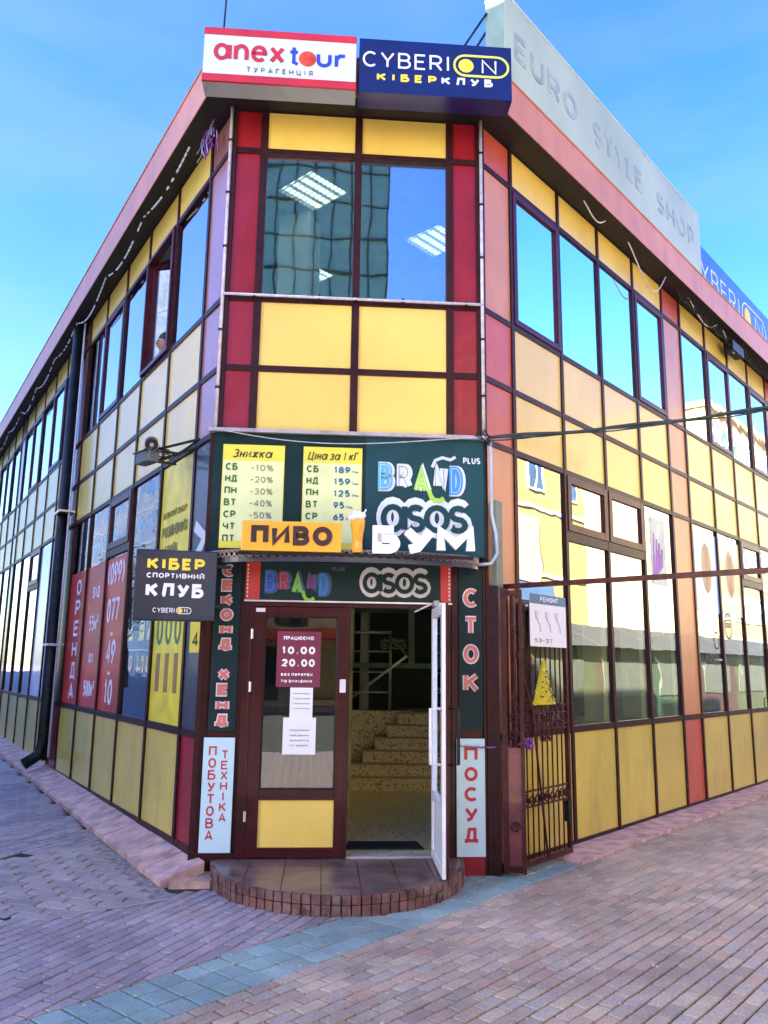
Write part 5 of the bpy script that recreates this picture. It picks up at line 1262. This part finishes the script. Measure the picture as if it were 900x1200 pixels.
# string lights and loose wires under the eaves
t = thing('string_lights', WLf(6, 7.5, .25), 'dashed white string of lights drooping under the left eave', 'string lights')
mb = MB(); cb = MB(); rs = random.Random(6)
for k in range(11):
    s0, s1 = .6 + k * 2.0, 2.6 + k * 2.0; n = 22; pts = []
    for i in range(n + 1): u = i / n; pts.append(WLf(s0 + (s1 - s0) * u, 7.58 - (.14 + .05 * (k % 3)) * math.sin(PI * u), .22))
    cb.tube(pts, .004, 4)
    for i in range(n):
        if rs.random() < .72: mb.tube([pts[i], pts[i].lerp(pts[i + 1], .75)], .011, 5)
cb.build('wire', RUBBER, t); mb.build('bulb', mat('frosted_white', (.8, .82, .9), .5), t)['kind'] = 'stuff'
t = thing('loose_wires', WR(4, 7.3, .2), 'tangle of black and white wires hanging under the right eave', 'wires')
for s0, s1, dz in ((2.0, 2.6, .12), (3.3, 4.6, .42), (5.5, 6.8, .2), (7.1, 8.0, .25)): 
    MB().tube([WR(s0 + (s1 - s0) * i / 14, 7.58 - dz * math.sin(PI * (i / 14) ** 1.2) - .0, .2) for i in range(15)], .009, 5).build('white_wire', WPIPE, t)
mb = MB()
for k in range(44):
    s = 5.0 + k * .17; mb.tube([WR(s, 7.58, .2), WR(s + .1, 7.45 - .1 * rs.random(), .22), WR(s + .3, 7.5 - .12 * rs.random(), .2), WR(s + .45, 7.57, .18)], .012, 5)
mb.build('black_wire', RUBBER, t)
MB().box(WR, 7.4, 8.0, 7.33, 7.5, .1, .26).build('junction_box', BLACK, t)
t = thing('tinsel_bunch', WLf(.35, 7.0, .1), 'bunch of purple and silver tinsel hanging at the top of the left corner', 'decoration')
for nm, m_ in (('purple_strand', mat('purple_foil', (.30, .04, .45), .3, metal=.3)), ('silver_strand', STEEL)):
    mb = MB()
    for k in range(9):
        p = WLf(.32 + rs.uniform(-.16, .16), 7.5 + rs.uniform(-.15, .05), .1 + rs.uniform(0, .08)); mb.tube([p, p + Vector((rs.uniform(-.03, .03), 0, -.1)), p + Vector((rs.uniform(-.05, .05), -.02, -.2))], .007, 4)
    mb.build(nm, m_, t)
t = thing('antenna_rod', WF(-.1, 8.05, .3), 'thin dark rod rising from the roof above the white light box', 'antenna')
MB().tube([WF(-.13, 7.95, .25), WF(-.09, 9.6, .25)], .011, 6).build('rod', BLACK, t); MB().box(WF, -.16, -.1, 7.9, 8.0, .2, .3).build('base', BLACK, t)

# ================================================================== surroundings seen in reflections
def block(label, fr, s0, s1, o0, o1, h, wall_m, floors, bays, glassm, name='apartment_building', ground=None):
    t = thing(name, fr((s0 + s1) / 2, 0, o0), label, 'building')
    MB().box(fr, s0, s1, 0, h, min(o0, o1), max(o0, o1)).build('wall', wall_m, t)
    sg = -1 if o1 > o0 else 1
    fh = h / floors; bw = (s1 - s0) / bays
    f = MB(); e = o0 + sg * .05
    for (a0, a1, z0, z1) in ((-.7, .7, -.85, -.78), (-.7, .7, .78, .85), (-.7, -.63, -.78, .78), (.63, .7, -.78, .78), (-.03, .03, -.78, .78)): f.box(fr, a0, a1, z0, z1, -.03, .04)
    org = fr(0, 0, 0)
    fm = bpy.data.meshes.new('window'); fm.from_pydata([v - org for v in f.v], [], f.f); fm.materials.append(WHT)
    g_ = MB().box(fr, -.63, .63, -.78, .78, -.012, .0); gm = bpy.data.meshes.new('pane'); gm.from_pydata([v - org for v in g_.v], [], g_.f); gm.materials.append(glassm)
    for fl in range(floors):
        if ground and fl < ground: continue
        for b in range(bays):
            p = fr(s0 + (b + .5) * bw, (fl + .55) * fh, e) - WL[t.name]
            wo = bpy.data.objects.new('window', fm); COL.objects.link(wo); wo.parent = t; wo.location = p
            po = bpy.data.objects.new('pane', gm); COL.objects.link(po); po.parent = wo
    MB().box(fr, s0 - .2, s1 + .2, h + .003, h + .4, min(o0, o1) - .3, max(o0, o1) + .3).build('cornice', wall_m, t)
    for fl in range(1, floors): MB().box(fr, s0, s1, fl * fh - .06, fl * fh + .06, o0 + (-.08 if sg < 0 else .001), o0 + (-.001 if sg < 0 else .08)).build('string_course', WHT, t)
    return t
DG = mat('dark_window', (.03, .05, .07), .1, coat=.8)
block('long pale apartment block across the left street', WLf, -.9, 95, 16, 28, 17.5, mat('pale_render', (.62, .60, .52), .8, var=.1, dirt=.3, dirtcol=(.4, .38, .33), ds=.4), 6, 36, DG)
Lb = block('cream building across the right passage', WR, -14, 28, 13, 25, 11.5, mat('cream_render', (.24, .17, .06), .8, var=.12, dirt=.5, dirtcol=(.22, .16, .10), ds=.6), 4, 14, DG, ground=3)
block('taller yellowish building farther down the right passage', WR, 46, 95, 13, 25, 19, mat('ochre_render', (.28, .22, .11), .8, var=.1, streak=.4), 5, 22, DG, ground=1)
for a, b, z0, z1, nm, c_ in ((-13.5, 23.5, 5.4, 8.2, 'mauve_fascia', (.30, .19, .16)), (-13.5, 23.5, 3.2, 5.2, 'blue_awning', (.04, .08, .16))):
    MB().box(WR, a, b, z0, z1, 12.2 if 'awn' in nm else 12.85, 12.99).build(nm, mat(nm, c_, .7), Lb)
k = -13
while k < 24: MB().box(WR, k, k + 2.6, .3, 3.0, 12.93, 12.99).build('shop_window', DG, Lb); k += 3.2
BK = frame((-30, -22, 0), PI / 2)
block('beige building behind the photographer', BK, 0, 70, 0, 12, 11, mat('beige_render', (.58, .48, .36), .8, var=.08), 3, 24, DG, ground=1) if False else None
t = thing('apartment_building', (0, -26, 0), 'low beige building across the square behind the viewer', 'building')
MB().box(BK, 0, 70, 0, 9, 2, 14).build('wall', mat('beige_render', (.58, .48, .36), .8, var=.08), t)
for fl in range(1, 3):
    for b in range(22): MB().box(BK, 1.5 + b * 3.1, 3.0 + b * 3.1, fl * 3 + .7, fl * 3 + 2.3, 1.94, 1.99).build('window', DG, t)
for b in range(14): MB().box(BK, 1 + b * 5, 4.6 + b * 5, .3, 2.7, 1.93, 1.985).build('shop_window', DG, t)
for b in range(15): MB().box(BK, .2 + b * 5, .8 + b * 5, 0, 3.0, .9, 1.3).build('pillar', mat('pillar_cream', (.7, .62, .45), .8), t)
MB().box(BK, 0, 70, 3.0, 3.5, .8, 1.99).build('awning', mat('red_awning', (.55, .10, .06), .7), t)
t = thing('glass_tower', (2, -46, 0), 'tall teal glass tower far behind the viewer', 'building')
TW = frame((-3, -45, 0), PI / 2)
MB().box(TW, 0, 10.5, 0, 46, .3, 12).build('wall', mat('teal_render', (.07, .17, .17), .4, coat=.4), t)
for i in range(8): MB().box(TW, i * 1.5, i * 1.5 + .12, 0, 46, .2, .3).build('fin', BLACK, t)
for i in range(15): MB().box(TW, 0, 10.5, i * 3, i * 3 + .15, .15, .25).build('fin', BLACK, t)
for k in range(13):  # row added to darken the lower reflections; roofs follow silhouettes reflected there
    s0 = -5 + k * 4.3; q = WR(s0 + 2, 0, 8); cN = ('olive', 'brown', 'green', 'maroon')[k % 4]
    t = thing('added_kiosk', (q.x, q.y, 0), '%s market kiosk with dark pitched roof, %s in the added row across the passage' % (cN, ('first', 'second', 'third', 'fourth', 'fifth', 'sixth', 'seventh', 'eighth', 'ninth', 'tenth', 'eleventh', 'twelfth', 'last')[k]), 'kiosk', 'added kiosks across the passage')
    km = mat('kiosk_' + cN, ((.045, .05, .02), (.05, .035, .02), (.02, .045, .025), (.045, .018, .015))[k % 4], .6)
    MB().box(WR, s0, s0 + 4.3, 0, 2.5, 7, 9.6).build('body', km, t); MB().box(WR, s0 + .5, s0 + 3.4, 1.0, 2.1, 6.96, 6.99).build('shutter', mat('kiosk_shutter', (.06, .065, .05), .5), t)
    MB().poly([WR(s0 - .1, 2.51, 6.6), WR(s0 - .1, 3.3, 8.3), WR(s0 - .1, 2.51, 10)], WR.d * 4.1).build('roof', mat('kiosk_roof', (.025, .025, .025), .6), t)
def tree(label, p, h, seed, leaves=True):
    r = random.Random(seed); t = thing('tree', p, label, 'tree', 'street trees opposite the left side'); tr = MB(); br = MB(); lv = MB(); p = Vector(p)
    tr.tube([p, p + Vector((.05, .05, h * .25)), p + Vector((0, .1, h * .5)), p + Vector((.1, 0, h * .95))], [.16, .13, .09, .02], 9)
    tr.build('trunk', mat('bark', (.12, .09, .06), .9, bump=.4, bscale=20), t)
    for k in range(34):
        z = h * r.uniform(.28, .9); a = r.uniform(0, 2 * PI); l = (h - z) * .45 + .8; s = p + Vector((.05, .05, z)); e = s + Vector((math.cos(a) * l, math.sin(a) * l, l * .6)); m_ = s.lerp(e, .5) + Vector((0, 0, -.1)); br.tube([s, m_, e], [.04, .025, .006], 5)
        for j in range(7):
            q = s.lerp(e, r.uniform(.3, 1)); e2 = q + Vector((r.uniform(-.7, .7), r.uniform(-.7, .7), r.uniform(.1, .8))); br.tube([q, e2], [.012, .003], 4, cap=False)
            for n in range(5):
                c_ = q.lerp(e2, r.random()) + Vector((r.uniform(-.2, .2),) * 3); u = Vector((r.uniform(-1, 1), r.uniform(-1, 1), r.uniform(-1, 1))).normalized() * .07; v = u.cross(Vector((r.uniform(-1, 1), r.uniform(-1, 1), 1))).normalized() * .04
                b = len(lv.v); lv.v += [c_ - u, c_ - v, c_ + u, c_ + v]; lv.f.append((b, b + 1, b + 2, b + 3))
    br.build('branch', mat('bark'  , (.12, .09, .06)), t)
    if leaves: o_ = lv.build('crown', mat('leaf', (.16, .15, .03), .7), t); o_['kind'] = 'stuff'
for k, (s, o_) in enumerate(((8, 9), (17, 9.5), (27, 9), (38, 9.3))): q = WLf(s, 0, o_); tree(('first', 'second', 'third', 'fourth')[k] + ' roadside tree with thin yellowing leaves along the left street', (q.x, q.y, G(q.x, q.y)), 8, k)
for k, q in enumerate(((-6.2, 1.4),)): tree(('nearest', 'middle', 'farthest')[k] + ' leafy tree added to shade the square, left of the viewer', (q[0], q[1], 0), 7.5, 20 + k)  # unseen tree added to break up the sun patch on the paving
# a car parked on the left street
def car(p, az, colr, label):
    t = thing('parked_car', p, label, 'car'); fr = frame(p, az); W2 = .85
    prof = [(-2.1, .35), (-2.15, .7), (-1.95, .88), (-1.3, .95), (-.7, 1.38), (.6, 1.42), (1.25, .98), (2.0, .85), (2.12, .6), (2.1, .33)]
    MB().poly([fr(a, z, -W2) for a, z in prof], fr.n * 2 * W2).build('body', mat('car_paint', colr, .2, coat=1, metal=.3), t, bevel=.06)
    for sg in (-1, 1): MB().poly([fr(a, z, sg * W2 if sg > 0 else -W2 - .01) for a, z in [(-1.15, .97), (-.66, 1.33), (.55, 1.36), (1.1, .98)]], fr.n * .01).build('side_window', DG, t)
    for a in (-1.35, 1.35):
        for sg in (-1, 1):
            wv = MB().tube([fr(a, .31, sg * .86), fr(a, .31, sg * .68)], .31, 18).build('wheel', RUBBER, t); MB().tube([fr(a, .31, sg * .868), fr(a, .31, sg * .86)], .19, 12).build('rim', STEEL, wv)
    for sg in (-1, 1): MB().ball(fr(2.08, .66, sg * .6), .11, 10, 6).build('headlight', WHT, t)
q = WLf(9.5, 0, 6); car((q.x, q.y, G(q.x, q.y)), azL, (.05, .16, .14), 'green hatchback parked across the left street')
q = WLf(17, 0, 6.2); car((q.x, q.y, G(q.x, q.y)), azL, (.5, .5, .5), 'silver hatchback parked across the left street')
